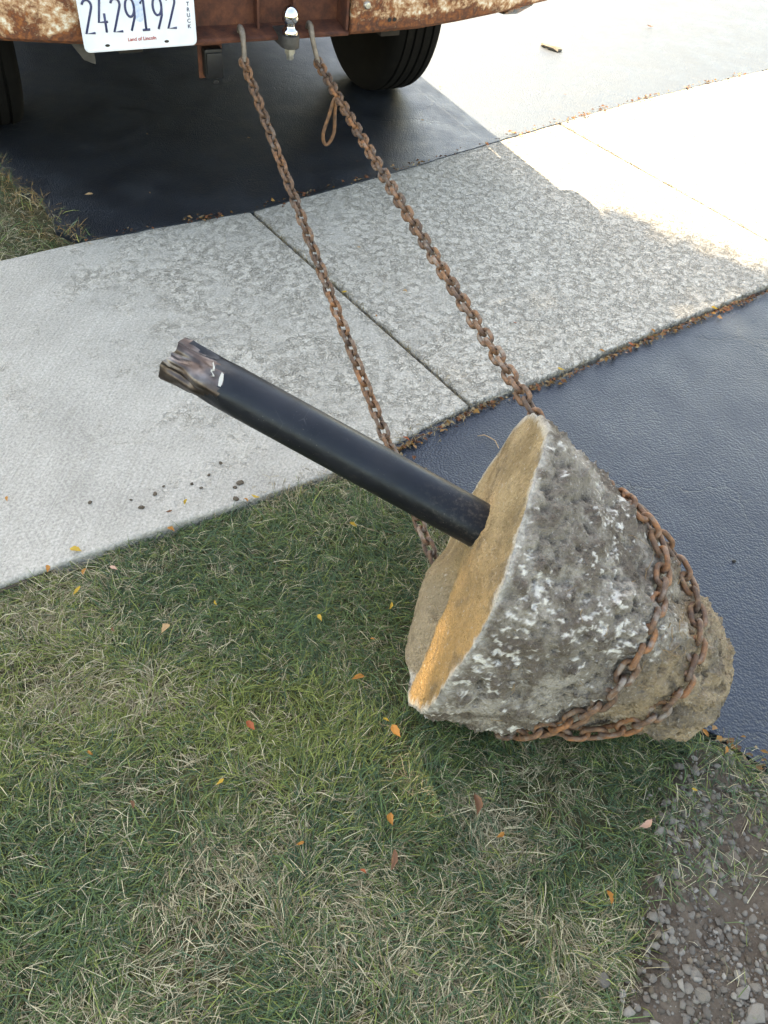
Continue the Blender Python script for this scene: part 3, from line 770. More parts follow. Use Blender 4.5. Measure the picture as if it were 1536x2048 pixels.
def make_footing():
    NP, NS = 620, 210; smax = 568*PX
    V = []; Cc = []
    R0 = rad_at(10*PX)
    for i in range(NS):
        u = i/(NS-1)
        for j in range(NP):
            ph = 2*math.pi*j/NP
            s0 = face_s(math.cos(ph)*R0, math.sin(ph)*R0)
            v = 1-(1-u)**1.25
            s = s0 + (smax-.0008-s0)*v
            p = rock_p(s, ph)
            n_ = (FB*math.cos(ph)+FC*math.sin(ph))
            q = p*6.0
            lump = fbm(q*1.4, 2); rough = fbm(q*6+Vector((9, 1, 2)), 4); fine = fbm(q*30, 2)
            edge = sstep(0, .03, s-s0)
            dsp = (.008*lump + .0055*rough*abs(rough)*2.0 + .0044*rough + .0028*fine)
            pitv = noise.noise(q*9+Vector((4, 4, 4)))
            if pitv > .35: dsp -= .012*(pitv-.35)*2
            dsp = dsp*(.35+.65*edge)*min(1, rad_at(s)/.05)
            p = p + n_*dsp
            # end cap roughness along the axis
            if v > .9: p = p + FA*(.02*fbm(q*1.2+Vector((7, 7, 7)), 3)*(v-.9)*10)
            if p.z < -.028: p.z = -.028
            V.append(FOOT_I @ p)
            # colour of concrete, chalky laitance and clinging earth
            g = fbm(q*2.2+Vector((2, 8, 1)), 4); ch = .50*fbm(q*1.5+Vector((11, 3, 5)), 2)+.70*fbm(Vector((q.x*9, q.y*17, q.z*13))+Vector((1, 3, 5)), 3); so_ = fbm(q*1.3+Vector((5, 5, 9)), 3)
            c = lerp3((.165, .144, .120), (.275, .248, .213), sstep(-.5, .5, g+.5*fine))
            c = lerp3(c, (.085, .066, .052), .85*sstep(-.10, .30, so_ + .6*rough))
            chalk = sstep(.30, .60, 1.15*ch+.34*fine+.22*lump-.08)
            c = lerp3(c, (.60, .58, .54), chalk*.85)
            c = lerp3(c, (.42, .40, .36), (1-sstep(.000, .014, s-s0+.010*rough+.006*fine))*.75)
            brown = sstep(.50, .74, v + .12*so_)
            c = lerp3(c, lerp3((.27, .20, .125), (.12, .092, .063), sstep(-.3, .4, g+.4*fine)), brown*.85)
            cav = sstep(.0, -.9, rough)
            c = lerp3(c, (.075, .062, .052), .55*cav)
            Cc.append(c)
    F = []
    for i in range(NS-1):
        for j in range(NP):
            k = (j+1) % NP
            F.append((i*NP+j, i*NP+k, (i+1)*NP+k, (i+1)*NP+j))
    F.append(tuple((NS-1)*NP+j for j in range(NP)))
    # face, from the rim inwards
    NR = 46; off = len(V)
    for i in range(1, NR):
        w = 1-i/NR
        for j in range(NP):
            ph = 2*math.pi*j/NP
            s0 = face_s(math.cos(ph)*R0, math.sin(ph)*R0)
            rim = rock_p(s0, ph)-F0; rr = math.hypot(rim.dot(FB), rim.dot(FC))*w
            t, c_ = rr*math.cos(ph), rr*math.sin(ph)
            s = face_s(t, c_) - .012*(1-w)
            # groove below the post, the far lip standing a little higher
            gx = c_ + .055 + .12*max(0, t-.05)
            low = sstep(-.02, .07, t)
            s += low*(.030*math.exp(-(gx/.030)**2) - .020*sstep(.0, -.05, gx) )*sstep(0, .12, 1-w+.03)
            q = (F0+FB*t+FC*c_)*6
            r1 = fbm(q*7, 4); r2 = noise.noise(q*40)
            s += (.0026*r1+.0020*r2)
            V.append(FOOT_I @ (F0 + FA*s + FB*t + FC*c_))
            g = fbm(q*2+Vector((1, 4, 7)), 4)
            col = lerp3((.20, .140, .075), (.32, .235, .135), sstep(-.5, .5, g+.6*r2))
            org = sstep(-.12, .16, t + .06*g)*sstep(-.12, .02, c_+.04*g)
            col = lerp3(col, (.29, .165, .06), org*.8)
            pale = sstep(.05, -.04, c_+.035)*sstep(.0, .1, t)
            col = lerp3(col, (.25, .205, .15), pale*.6)
            col = lerp3(col, (.10, .075, .05), .5*sstep(.25, .6, fbm(q*3+Vector((6, 2, 2)), 3)))
            col = lerp3(col, (.45, .43, .39), (1-sstep(.012, .06, 1-w+.03*r1))*.7)
            Cc.append(col)
    for j in range(NP): F.append((j, off+j, off+(j+1) % NP, (j+1) % NP))
    for i in range(NR-2):
        a, b = off+i*NP, off+(i+1)*NP
        for j in range(NP): F.append((a+j, b+j, b+(j+1) % NP, a+(j+1) % NP))
    F.append(tuple(off+(NR-2)*NP+j for j in range(NP))[::-1])
    o = mesh_obj('concrete_plug', V, F, MAT['footing'], FOOT, True)
    at_ = o.data.color_attributes.new('tint', 'FLOAT_COLOR', 'POINT')
    arr = np.ones((len(V), 4), np.float32); arr[:, :3] = np.array(Cc, np.float32); at_.data.foreach_set('color', arr.ravel())
    return o
PLUG = make_footing()

# post: tube with a ripped end
PR = 94.5*PX/2
PC0 = deep(969, 1056, FD+.0); PC0 = PC0 + FA*.03
MAT['post'].node_tree.nodes['foot_distance'].inputs[1].default_value = FOOT_I @ (PC0-FA*.02)
PL = 737*PX
def make_post():
    NP, NS = 72, 90
    torn_from = PL-.115
    def wall(s, ph, inner=0):
        """point on the wall; s from the concrete, ph as for the footing"""
        r = PR-inner
        x = (s-torn_from)/(PL-torn_from)
        ct, cn = math.cos(ph), math.sin(ph)
        if x > -.15:
            k = sstep(-.15, .9, x)
            near = max(0, math.cos(ph-rad(85)))**.9
            fold = fbm((ct*1.3+2, cn*1.3, s*13), 2)
            r = r*(1-.40*near*k) + .0165*(fold-.25)*sstep(-.1, .6, x)*(.35+.65*near) + .0022*fbm((ct*4, cn*4, s*40), 2)*sstep(.1, .8, x)
            r = min(r, (PR-inner)*(1.0+.05*max(0, ct)*x))
        return -FA*s + FB*(r*ct) + FC*(r*cn)
    def s_end(ph):
        j = .008*noise.noise((math.cos(ph)*1.6, math.sin(ph)*1.6, 3.3)) + .0055*(abs((ph*6.7/math.pi) % 2-1)-.5)*(1+noise.noise((ph, 3, 3))*2)
        return PL - .006 + j + .006*max(0, math.cos(ph-rad(20)))**3
    V = []; F = []; tornF = []
    for i in range(NS):
        u = i/(NS-1)
        for j in range(NP):
            ph = 2*math.pi*j/NP
            V.append(FOOT_I @ (PC0 + wall(s_end(ph)*u, ph)))
    for j in range(NP):                                       # inner wall
        ph = 2*math.pi*j/NP
        V.append(FOOT_I @ (PC0 + wall(s_end(ph)-.0004, ph, .0018)))
    for i in range(1, 8):
        for j in range(NP):
            ph = 2*math.pi*j/NP
            V.append(FOOT_I @ (PC0 + wall(s_end(ph)-.03*i, ph, .0018+.0012*i)))
    lim = int(NS*(torn_from+.012)/PL)
    for i in range(NS+7):
        for j in range(NP):
            k = (j+1) % NP; q = (i*NP+j, i*NP+k, (i+1)*NP+k, (i+1)*NP+j)
            ph = 2*math.pi*j/NP
            edge = lim + int(5*noise.noise((math.cos(ph)*3, math.sin(ph)*3, .7))) + int(9*(1-max(0, math.cos(ph-rad(72)))))
            (tornF if i >= edge else F).append(q)
    def sub(name, faces, mat, parent):
        used = sorted({v for f in faces for v in f}); m = {v: i for i, v in enumerate(used)}
        o = mesh_obj(name, [V[v] for v in used], [tuple(m[v] for v in f) for f in faces], mat, parent); return autosmooth(o, 50)
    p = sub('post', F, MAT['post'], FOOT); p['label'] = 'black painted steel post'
    te = sub('torn_end', tornF, MAT['torn'], p); te['label'] = 'ripped and crushed brown end of the post'
    # pale paint flake on the rip
    for (s, ph, l, w, curl) in ((torn_from+.012, rad(95), .022, .004, .5), (torn_from+.035, rad(120), .018, .0022, 1.0), (torn_from+.03, rad(100), .012, .002, 2.2)):
        Vf = []; n = 6
        for i in range(n):
            t = i/(n-1)-.5; q = wall(s+.004*math.sin(t*3*curl), ph+t*l/PR)
            nr = (FB*math.cos(ph+t)+FC*math.sin(ph+t))
            for sgn in (-1, 1): Vf.append(FOOT_I @ (PC0 + q - FA*(sgn*w*(1-abs(t))) + nr*(.0018+.001*sgn)))
        mesh_obj('paint_flake', Vf, [(2*i, 2*i+1, 2*i+3, 2*i+2) for i in range(n-1)], MAT['white'], te)
make_post()

# ------------------------------------------------------------------ rootlets caught on the plug
def make_roots():
    V = []; F = []
    def root(p0, dirv, L, r):
        nonlocal V, F
        pts = [p0]; d = Vector(dirv).normalized()
        for i in range(6):
            d = (d+Vector((random.gauss(0, .35), random.gauss(0, .35), random.gauss(0, .35)))).normalized()
            pts.append(pts[-1]+d*L/6)
        v2, f2 = sweep([FOOT_I @ p for p in pts], [r*(1-.1*i) for i in range(7)], 4); o = len(V); V += v2; F += [tuple(j+o for j in f) for f in f2]
    for k in range(46):
        s = random.uniform(.27, .36); ph = rad(random.uniform(95, 150)) if k < 30 else rad(random.uniform(40, 90))
        root(rock_p(s, ph, .006), (random.gauss(0, 1), random.gauss(0, 1), random.gauss(0, 1)), random.uniform(.015, .04), random.uniform(.0004, .0009))
    for k in range(12):
        s = random.uniform(.03, .25); ph = rad(random.uniform(20, 160))
        root(rock_p(s, ph, .004), (random.gauss(0, 1), random.gauss(0, 1), random.gauss(0, 1)), random.uniform(.02, .05), .0006)
    o = mesh_obj('rootlets', V, F, mat_plain('dry_root', (.20, .135, .075), .9, 0, .2, .3, 60), FOOT, True); o['kind'] = 'stuff'
make_roots()

# ------------------------------------------------------------------ chain
def rock_hit(u, v):
    """axis coordinates of the spot on the plug seen at a pixel (moved inwards if it misses)"""
    q = ray(u, v).normalized(); ctr = F0+FA*.25
    for k in range(60):
        f = k/60
        tgt = deep(u, v, FD); tgt = tgt.lerp(ctr, f*.6); d_ = (tgt-CAM_O).normalized()
        hit = BVH.ray_cast(CAM_O, d_)
        if hit[0] is not None:
            p = hit[0]-F0; s = p.dot(FA); return s, math.atan2(p.dot(FC), p.dot(FB)) % (2*math.pi)
    return None
def base_bvh():
    V = []; F = []; NP, NS = 120, 60
    for i in range(NS):
        for j in range(NP): V.append(rock_p(-.01+(568*PX-.001+.01)*i/(NS-1), 2*math.pi*j/NP, .004))
    for i in range(NS-1):
        for j in range(NP): F.append((i*NP+j, i*NP+(j+1) % NP, (i+1)*NP+(j+1) % NP, (i+1)*NP+j))
    return BVHTree.FromPolygons(V, F)
BVH = base_bvh()
LOFT = .0125
WRAP_A = [(1120, 1440), (1160, 1428), (1200, 1408), (1232, 1375), (1262, 1330), (1288, 1280), (1306, 1232), (1322, 1180), (1331, 1130), (1315, 1090), (1290, 1050), (1262, 1020)]
WRAP_B = [(1130, 1458), (1190, 1462), (1250, 1456), (1305, 1436), (1350, 1400), (1382, 1350), (1397, 1295), (1396, 1235), (1383, 1180), (1362, 1130), (1335, 1085), (1300, 1045)]
def wrap(pxs):
    out = []
    for u, v in pxs:
        h = rock_hit(u, v)
        if h: out.append(h)
    return out
def chain_path():
    A, B = wrap(WRAP_A), wrap(WRAP_B)
    pts = []; nrm = []; flat = []
    def add_sph(s, ph, off=LOFT):
        p = rock_p(s, ph, off); n = (FB*math.cos(ph)+FC*math.sin(ph))
        if p.z < .004: p.z = .004
        pts.append(p); nrm.append(n*1.0); flat.append(1)
    def run(a, b, n, off=LOFT):
        for i in range(1, n): t = i/n; add_sph(a[0]+(b[0]-a[0])*t, a[1]+(b[1]-a[1])*t, off)
    tau = 2*math.pi
    hl = tw(-.135, -.030, .470)
    S0 = (.10, rad(300))
    start = rock_p(*S0, LOFT)
    for i in range(60):
        t = i/60; p = hl.lerp(start, t); p.z -= .018*math.sin(math.pi*t); pts.append(p); nrm.append(Vector((0, -.3, 1)).normalized()); flat.append(0)
    A0 = (A[0][0], A[0][1]+tau) if A[0][1] < math.pi else A[0]
    run(S0, A0, 10)
    for s, ph in A: add_sph(s, ph)
    at_top = A[-1]; b0 = (B[0][0], B[0][1]+tau if B[0][1] < math.pi else B[0][1])
    run(at_top, b0, 22)
    for s, ph in B: add_sph(s, ph)
    RIM = (-.004, rad(190)); hr = tw(.100, -.030, .452)
    bt = B[-1]; mid = (.12, rad(222))
    run(bt, mid, 8); run(mid, RIM, 6)
    e0 = rock_p(*RIM, .012)
    # the strand leaves over the crest of the rim
    for i in range(61):
        t = i/60; p = e0.lerp(hr, t); p.z -= .014*math.sin(math.pi*t); pts.append(p); nrm.append(Vector((0, -.3, 1)).normalized()); flat.append(0)
    return pts, nrm, hl, hr, flat
PITCH, WIRE, LW = .0305, .0049, .0112            # inner length, wire radius, half width to wire centre
def link_mesh():
    pts = []; h = PITCH/2 + WIRE - LW
    for i in range(9): a = rad(-90+180*i/8); pts.append((LW*math.sin(a)*1.0, 0, h+LW*math.cos(a)))
    for i in range(9): a = rad(90+180*i/8); pts.append((LW*math.sin(a), 0, -h+LW*math.cos(a)))
    V, F = sweep(pts, WIRE, 7, True, up=(0, 1, 0))
    me = bpy.data.meshes.new('chain_link'); me.from_pydata([tuple(v) for v in V], [], F); me.update()
    me.polygons.foreach_set('use_smooth', [True]*len(me.polygons)); me.materials.append(MAT['chain']); return me
def make_chain():
    pts, nrm, hl, hr, flat = chain_path()
    # smooth once, then walk along it
    for _ in range(2):
        pts = [pts[0]]+[(pts[i-1]+pts[i]*2+pts[i+1])/4 for i in range(1, len(pts)-1)]+[pts[-1]]
    d = [0]
    for a, b in zip(pts, pts[1:]): d.append(d[-1]+(b-a).length)
    total = d[-1]; n = round(total/PITCH); step = total/n
    root = empty('tow_chain', tuple(F0.xy)+(0,)); root.location = (F0.x+.2, F0.y, 0)
    tag(root, 'long rusty steel chain hooked to the bumper and wrapped round the concrete cone', 'chain')
    bpy.context.view_layer.update(); inv = root.matrix_world.inverted()
    me = link_mesh()
    def sample(s):
        s = min(max(s, 0), total); k = min(max(int(np.searchsorted(d, s))-1, 0), len(pts)-2)
        t = (s-d[k])/max(1e-9, d[k+1]-d[k]); return pts[k].lerp(pts[k+1], t), nrm[k].lerp(nrm[k+1], t), flat[k]
    for i in range(n):
        s = (i+.5)*step; p, nn, fl = sample(s); a = sample(s-PITCH*.5)[0]; b = sample(s+PITCH*.5)[0]
        t = (b-a).normalized(); nn = (nn-t*nn.dot(t)).normalized(); bb = t.cross(nn)
        ang = rad(76 if fl else 45)+(rad(90) if i % 2 else 0)+rad(20)*noise.noise((i*.13, 2.2, 0))
        x = nn*math.cos(ang)+bb*math.sin(ang); y = t.cross(x)
        mw = Matrix(((x.x, y.x, t.x, p.x), (x.y, y.y, t.y, p.y), (x.z, y.z, t.z, p.z), (0, 0, 0, 1)))
        o = bpy.data.objects.new('chain_link', me); link(o, root); o.matrix_local = inv @ mw @ Matrix.Scale(random.uniform(.985, 1.015), 4)
    # end hooks gripping the bumper flange
    for (hx, ang), p0 in (((-.128, 0), hl), ((.085, 1), hr)):
        L = [(hx, .028, .5285), (hx, .022, .545), (hx, .008, .548), (hx-.001, -.008, .538), (hx-.002, -.018, .515), (hx-.003+.006*ang, -.025, .49)]
        P = [inv @ tw(*q) for q in L]+[inv @ p0]
        # smooth the bend
        Q = []
        for a, b in zip(P, P[1:]): Q += [a, a.lerp(b, .5)]
        Q.append(P[-1])
        for _ in range(2): Q = [Q[0]]+[(Q[i-1]+Q[i]*2+Q[i+1])/4 for i in range(1, len(Q)-1)]+[Q[-1]]
        r = [.0045+.0042*math.sin(min(1, i/(len(Q)*.65))*math.pi*.8) for i in range(len(Q))]
        o = tube('end_hook', Q, r, MAT['steelrust'], root, 10); o['label'] = 'worn grey steel hook over the bumper flange'
        tube('hook_eye', [Q[-1]+(inv.to_3x3() @ (_r*math.cos(a)*.011+_d*math.sin(a)*.014)) for a in np.linspace(0, 2*math.pi, 14)[:-1]], .0052, MAT['chain'], o, 7, True)
    # pear-shaped ring hanging off the right strand
    top = deep(672, 195, (hr-CAM_O).dot(_f)-.10)
    k = min(range(len(pts)-70, len(pts)), key=lambda i: ((lambda q: (768+CAM_F*q.dot(_r)/q.dot(_f)-672)**2+(1024+CAM_F*q.dot(_d)/q.dot(_f)-190)**2)(pts[i]-CAM_O)))
    top = pts[k]+Vector((-.004, -.012, -.004))
    rp = []
    for a in np.linspace(0, 2*math.pi, 33)[:-1]:
        y = .068-.068*math.cos(a); w = .008+.013*sstep(.03, .12, y)
        rp.append(inv @ (top + Vector((-.14*y, 0, -y*.98)) + (TMW.to_3x3() @ Vector((1, .0, 0)))*math.sin(a)*w))
    o = tube('pear_ring', rp, .0052, MAT['chain'], root, 8, True); o['label'] = 'loose pear-shaped ring hanging off the right strand'
MAT['steelrust'] = mat_plain('worn_steel', (.13, .105, .085), .6, .3, .5, .5, 60, .4)
make_chain()

# ------------------------------------------------------------------ grass
def grass(name, label, pts, lengths, widths, lean, az, cols, z0):
    """pts (n,2); each blade a bent strip of three pieces"""
    n = len(pts)
    d = np.stack([np.cos(az), np.sin(az), np.zeros(n)], -1)
    sd = np.stack([-np.sin(az), np.cos(az), np.zeros(n)], -1)
    tw_ = RNG.uniform(-.7, .7, n)
    sd = sd*np.cos(tw_)[:, None]+np.array([0, 0, 1])*np.sin(tw_)[:, None]
    base = np.concatenate([pts, np.asarray(z0)[:, None]], 1)
    ang = np.pi/2-lean; bend = RNG.uniform(.2, 1.1, n)
    co = np.zeros((n, 7, 3)); p = base.copy(); a = ang.copy()
    for k in range(4):
        w = widths*[1, .95, .72, 0][k]
        if k < 3:
            co[:, 2*k] = p-sd*(w/2)[:, None]; co[:, 2*k+1] = p+sd*(w/2)[:, None]
        else: co[:, 6] = p
        step = lengths/3
        p = p + d*(np.cos(a)*step)[:, None]; p[:, 2] += np.sin(a)*step
        a = a - bend*.45
        low = p[:, 2] < np.asarray(z0)+.003
        p[low, 2] = np.asarray(z0)[low]+.003+.012*RNG.random(low.sum())
    off = (np.arange(n)*7)[:, None]
    q = (off+np.array([0, 1, 3, 2, 2, 3, 5, 4])).reshape(n, 8); t = off+np.array([4, 5, 6])
    loops = np.concatenate([q, t], 1).ravel()
    tot = np.tile([4, 4, 3], n); st = np.concatenate([[0], np.cumsum(tot)[:-1]])
    shade = np.array([.75, .75, .9, .9, 1.05, 1.05, 1.15])[None, :, None]
    c = np.repeat(cols[:, None, :], 7, 1)
    o = big_mesh(name, co.reshape(-1, 3), loops, st, tot, MAT['grass'], c.reshape(-1, 3), True)
    return tag(o, label, 'grass', kind='stuff')
def to_en(p): return p[:, 0]*EE.x+p[:, 1]*EE.y, p[:, 0]*NN.x+p[:, 1]*NN.y
AE = np.array([p[1] for p in apron_edge][::-1]); AX = np.array([p[0] for p in apron_edge][::-1])
def apron_left(nv): return np.interp(nv, AE, AX)
NE = np.array([p[0] for p in NEAR]); NNV = np.array([p[1] for p in NEAR])
DRY = [(150, 1240, .13, .26), (330, 1300, .10, .14), (640, 1850, .16, .22), (480, 1760, .11, .15), (1010, 1600, .10, .20), (1130, 1900, .13, .20), (930, 1850, .10, .12), (250, 1900, .10, .12),
       (560, 1180, .16, -.22), (780, 1150, .12, -.20), (90, 1580, .13, -.22), (700, 1440, .15, -.20), (60, 1800, .10, -.20), (880, 1450, .10, -.18), (1150, 1830, .05, -.18), (420, 1500, .12, -.12), (300, 1650, .08, -.12), (1250, 1480, .12, -.12)]
def blades(P, n_noise_seed, dry_bias=0.0):
    n = len(P); x, y = P[:, 0], P[:, 1]
    dry = .36*vnoise(x, y, 6.5, 11)+.34*vnoise(x, y, 17, 12)+.22*vnoise(x, y, 45, 19)+dry_bias+.02
    for u, v, r, a in DRY: c = at(u, v); dry += .55*a*np.exp(-((x-c.x)**2+(y-c.y)**2)/r**2)
    r = RNG.random(n)
    green = np.array([.070, .110, .040]); deep_ = np.array([.036, .070, .038]); yel = np.array([.128, .152, .042]); straw = np.array([.32, .285, .195]); tan = np.array([.195, .158, .10])
    pd = np.clip((dry-.28)*1.65, .15, .64)
    yw = vnoise(x, y, 3.5, 21)
    c = np.where((r < pd*.62)[:, None], straw, np.where((r < pd)[:, None], tan, np.where((RNG.random(n) < .13+.6*np.clip((yw-.52)*2.4, 0, 1))[:, None], yel, np.where((RNG.random(n) < .30+.4*vnoise(x, y, 8, 77))[:, None], deep_, green))))
    isdry = r < pd
    c = c*RNG.uniform(.65, 1.7, (n, 1))
    L = np.where(isdry, RNG.uniform(.020, .056, n), RNG.uniform(.020, .052, n)); L[RNG.random(n) < .02] *= 1.6
    W = np.where(isdry, RNG.uniform(.0007, .0014, n), RNG.uniform(.0009, .0018, n))
    flow = 2*np.pi*(vnoise(x, y, 4.2, 13)*1.6+vnoise(x, y, 12, 14)*.7)
    az = np.where(RNG.random(n) < .55, flow+RNG.normal(0, .65, n), RNG.uniform(0, 2*np.pi, n))
    lean = np.clip(np.where(isdry, RNG.normal(1.40, .20, n), RNG.normal(1.14, .32, n)), .15, 1.6)
    return L, W, lean, az, c
def near_lawn():
    n = 380000
    P = np.stack([RNG.uniform(-1.55, 1.0, n), RNG.uniform(-.55, 1.45, n)], -1)
    e, nn = to_en(P)
    ragged = .030*(vnoise(P[:, 0], P[:, 1], 18, 31)-.5)+.018*(vnoise(P[:, 0], P[:, 1], 60, 32)-.5)
    ok = (nn < np.interp(e, NE, NNV)-.002+ragged*.5) & (e < apron_left(nn)-.004+ragged) & (e > -1.6)
    soil = in_poly(P[:, 0]+ragged*1.6, P[:, 1]+ragged*1.6, SOIL)
    mixz = P[:, 1] > .47+.25*(P[:, 0]-.6)
    pr = np.where(soil, np.where(mixz, .26*(vnoise(P[:, 0], P[:, 1], 16, 33) > .42), .012), 1.0)
    pr = pr*np.where((~soil) & (vnoise(P[:, 0], P[:, 1], 9, 41) > .80), .45, 1)
    # keep the blades from growing through the plug
    foot = np.hypot((P[:, 0]-(F0.x+.16))/.26, (P[:, 1]-(F0.y+.03))/.20) < .75
    ok &= ~foot & (RNG.random(n) < pr)
    P = P[ok]; L, W, lean, az, c = blades(P, 0)
    z = np.where(in_poly(P[:, 0], P[:, 1], SOIL), soil_h(P[:, 0], P[:, 1])-.004, -.034+.012*vnoise(P[:, 0], P[:, 1], 7, 8)) + RNG.uniform(0, .014, len(P))*(RNG.random(len(P)) < .45)
    grass('lawn_grass', 'patchy green and straw coloured mown grass in front of the walk', P, L, W, lean, az, c, z)
near_lawn()
def far_lawn():
    n = 52000
    P = np.stack([RNG.uniform(-2.7, -.85, n), RNG.uniform(1.55, 3.6, n)], -1)
    e, nn = to_en(P)
    DL = np.array([p[1] for p in DRIVE_L]); DX = np.array([p[0] for p in DRIVE_L])
    rg = .05*(vnoise(P[:, 0], P[:, 1], 16, 51)-.5)
    lim = np.interp(nn, DL, DX)+.022+rg
    ok = (nn > np.interp(e, [p[0] for p in FAR], [p[1] for p in FAR])-.012+rg*.4) & (e < lim)
    P = P[ok]; lim = lim[ok]; e = e[ok]
    L, W, lean, az, c = blades(P, 1)
    edge = np.clip(1-(lim-e)/.16, 0, 1)
    c = np.where((RNG.random(len(P)) < edge*.65)[:, None], np.array([.27, .17, .075])*RNG.uniform(.6, 1.3, (len(P), 1)), c)
    grass('verge_grass', 'grass on the far side of the walk by the driveway', P, L*1.15, W*1.25, lean*.9, az, c, np.where(lim-e < .05, -.004, -.025))
far_lawn()
def joint_tufts():
    """dry grass in the slab joint and along the slab edges"""
    rows = []
    for k in range(900):
        w = random.random()
        if w < .45: e, nn = 1.236+random.gauss(0, .004), random.uniform(1.07, 2.2)
        elif w < .70: nn_ = random.uniform(.92, 3.3); e, nn = nn_, on_line(NEAR, nn_)-.012+random.gauss(0, .010)
        else: e = random.uniform(.6, 1.1); nn = on_line(NEAR, e)+random.gauss(-.01, .02)
        p = en(e, nn); rows.append((p.x, p.y))
    P = np.array(rows); n = len(P)
    c = np.array([.24, .19, .11])*RNG.uniform(.4, 1.25, (n, 1))
    grass('joint_grass', 'dry stems caught in the joint and edges of the concrete slabs', P, RNG.uniform(.012, .035, n), RNG.uniform(.0008, .0016, n), np.clip(RNG.normal(1.45, .12, n), 1, 1.57), RNG.uniform(0, 6.28, n), c, np.full(n, -.008))
joint_tufts()

# ------------------------------------------------------------------ leaf litter swept against the edges
def litter():
    rows = []
    for k in range(1700):
        w = random.random()
        if w < .55:
            e = .95+2.6*random.random()**1.15; nn = on_line(NEAR, e)-.017-abs(random.gauss(0, .009)); z = -.006; dens = .35+.65*(noise.noise((e*7, 1, 1)) > -.15)
        elif w < .85:
            e = random.uniform(.66, 4.2); nn = on_line(FAR, e)-.010+random.gauss(0, .011); z = .006; dens = .25+.7*(noise.noise((e*6, 4, 1)) > 0)
        else:
            nn = random.uniform(-.1, 1.0); e = float(apron_left(nn))+random.gauss(.0, .02); z = -.006; dens = .6
        if random.random() > dens: continue
        p = en(e, nn, z+random.uniform(0, .006)); rows.append(p)
    n = len(rows); P = np.array([tuple(p) for p in rows])
    pal = np.array([(.10, .040, .022), (.15, .058, .028), (.075, .042, .028), (.17, .095, .045), (.20, .15, .09), (.21, .11, .035)])
    c = pal[RNG.integers(0, 6, n)]*RNG.uniform(.5, 1.2, (n, 1))
    az = RNG.uniform(0, 6.28, n); L = RNG.uniform(.005, .017, n); W = L*RNG.uniform(.18, .5, n)
    ax = np.stack([np.cos(az), np.sin(az), RNG.uniform(-.25, .35, n)], -1); sd = np.stack([-np.sin(az), np.cos(az), RNG.uniform(-.5, .5, n)], -1)
    tm = [(-1, 0, 0), (-.2, -1, .25), (1, 0, .1), (-.2, 1, .25), (-.1, 0, -.05)]
    co = np.stack([P+ax*(L*a)[:, None]*.6+sd*(W*b)[:, None]+np.array([0, 0, 1])*(L*h)[:, None] for a, b, h in tm], 1)
    q = (np.arange(n)*5)[:, None]+np.array([0, 1, 2, 4, 0, 4, 2, 3]); q = q.reshape(-1, 4)
    o = big_mesh('leaf_litter', co.reshape(-1, 3), q.ravel(), np.arange(len(q))*4, np.full(len(q), 4), MAT['litter'], np.repeat(c, 5, 0))
    tag(o, 'brown and red crumbs of leaves swept along the slab edges', 'leaf litter', kind='stuff')
litter()

# ------------------------------------------------------------------ gravel and stones
def pebble(k, rough=.28):
    bm = bmesh.new(); bmesh.ops.create_icosphere(bm, subdivisions=1 if k % 3 else 2, radius=1)
    rr = random.Random(k)
    for v in bm.verts:
        f = 1+rough*noise.noise(v.co*1.3+Vector((k*3.1, 0, 0)))*1.6
        v.co *= f
    # a few flat facets
    for _ in range(4):
        d = Vector((rr.gauss(0, 1), rr.gauss(0, 1), rr.gauss(0, 1))).normalized(); lim = rr.uniform(.55, .8)
        for v in bm.verts:
            h = v.co.dot(d)
            if h > lim: v.co -= d*(h-lim)
    me = bpy.data.meshes.new('stone'); bm.to_mesh(me); bm.free(); me.materials.append(MAT['stone']); return me
PEB = [pebble(k) for k in range(9)]
def ground_z(x, y):
    return float(soil_h(np.array(x), np.array(y)))
def gravel():
    n = 60000
    P = np.stack([RNG.uniform(.35, 1.5, n), RNG.uniform(-.4, .75, n)], -1)
    jx = .05*(vnoise(P[:, 0], P[:, 1], 14, 62)-.5)+RNG.normal(0, .012, n)
    ok = in_poly(P[:, 0]-.012+jx, P[:, 1], SOIL) & (RNG.random(n) < .15+1.0*vnoise(P[:, 0], P[:, 1], 9, 61))
    e, nn = to_en(P); ok &= e < apron_left(nn)+.02
    P = P[ok]; n = len(P)
    ico = []
    bm = bmesh.new(); bmesh.ops.create_icosphere(bm, subdivisions=1, radius=1); iv = np.array([tuple(v.co) for v in bm.verts]); fi = np.array([[v.index for v in f.verts] for f in bm.faces]); bm.free()
    r = .0015*np.exp(RNG.normal(.30, .72, n)); r = np.clip(r, .0008, .0085)
    sc = RNG.uniform(.55, 1.25, (n, 1, 3)); jit = 1+RNG.uniform(-.42, .42, (n, 12, 1))
    co = iv[None]*sc*jit*r[:, None, None]; co[:, :, 2] *= .75
    z = soil_h(P[:, 0], P[:, 1])
    co[:, :, 0] += P[:, 0:1]; co[:, :, 1] += P[:, 1:2]; co[:, :, 2] += (z+r*.08)[:, None]
    pal = np.array([(.085, .073, .062), (.125, .112, .098), (.066, .055, .045), (.16, .147, .130), (.105, .083, .063), (.175, .162, .145)])
    c = pal[RNG.integers(0, 6, n)]*RNG.uniform(.6, 1.15, (n, 1))
    loops = ((np.arange(n)*12)[:, None, None]+fi[None]).reshape(-1)
    k = n*len(fi)
    o = big_mesh('gravel', co.reshape(-1, 3), loops, np.arange(k)*3, np.full(k, 3), MAT['gravel'], np.repeat(c, 12, 0))
    tag(o, 'fine grey gravel scattered over the bare soil', 'gravel', kind='stuff')
gravel()
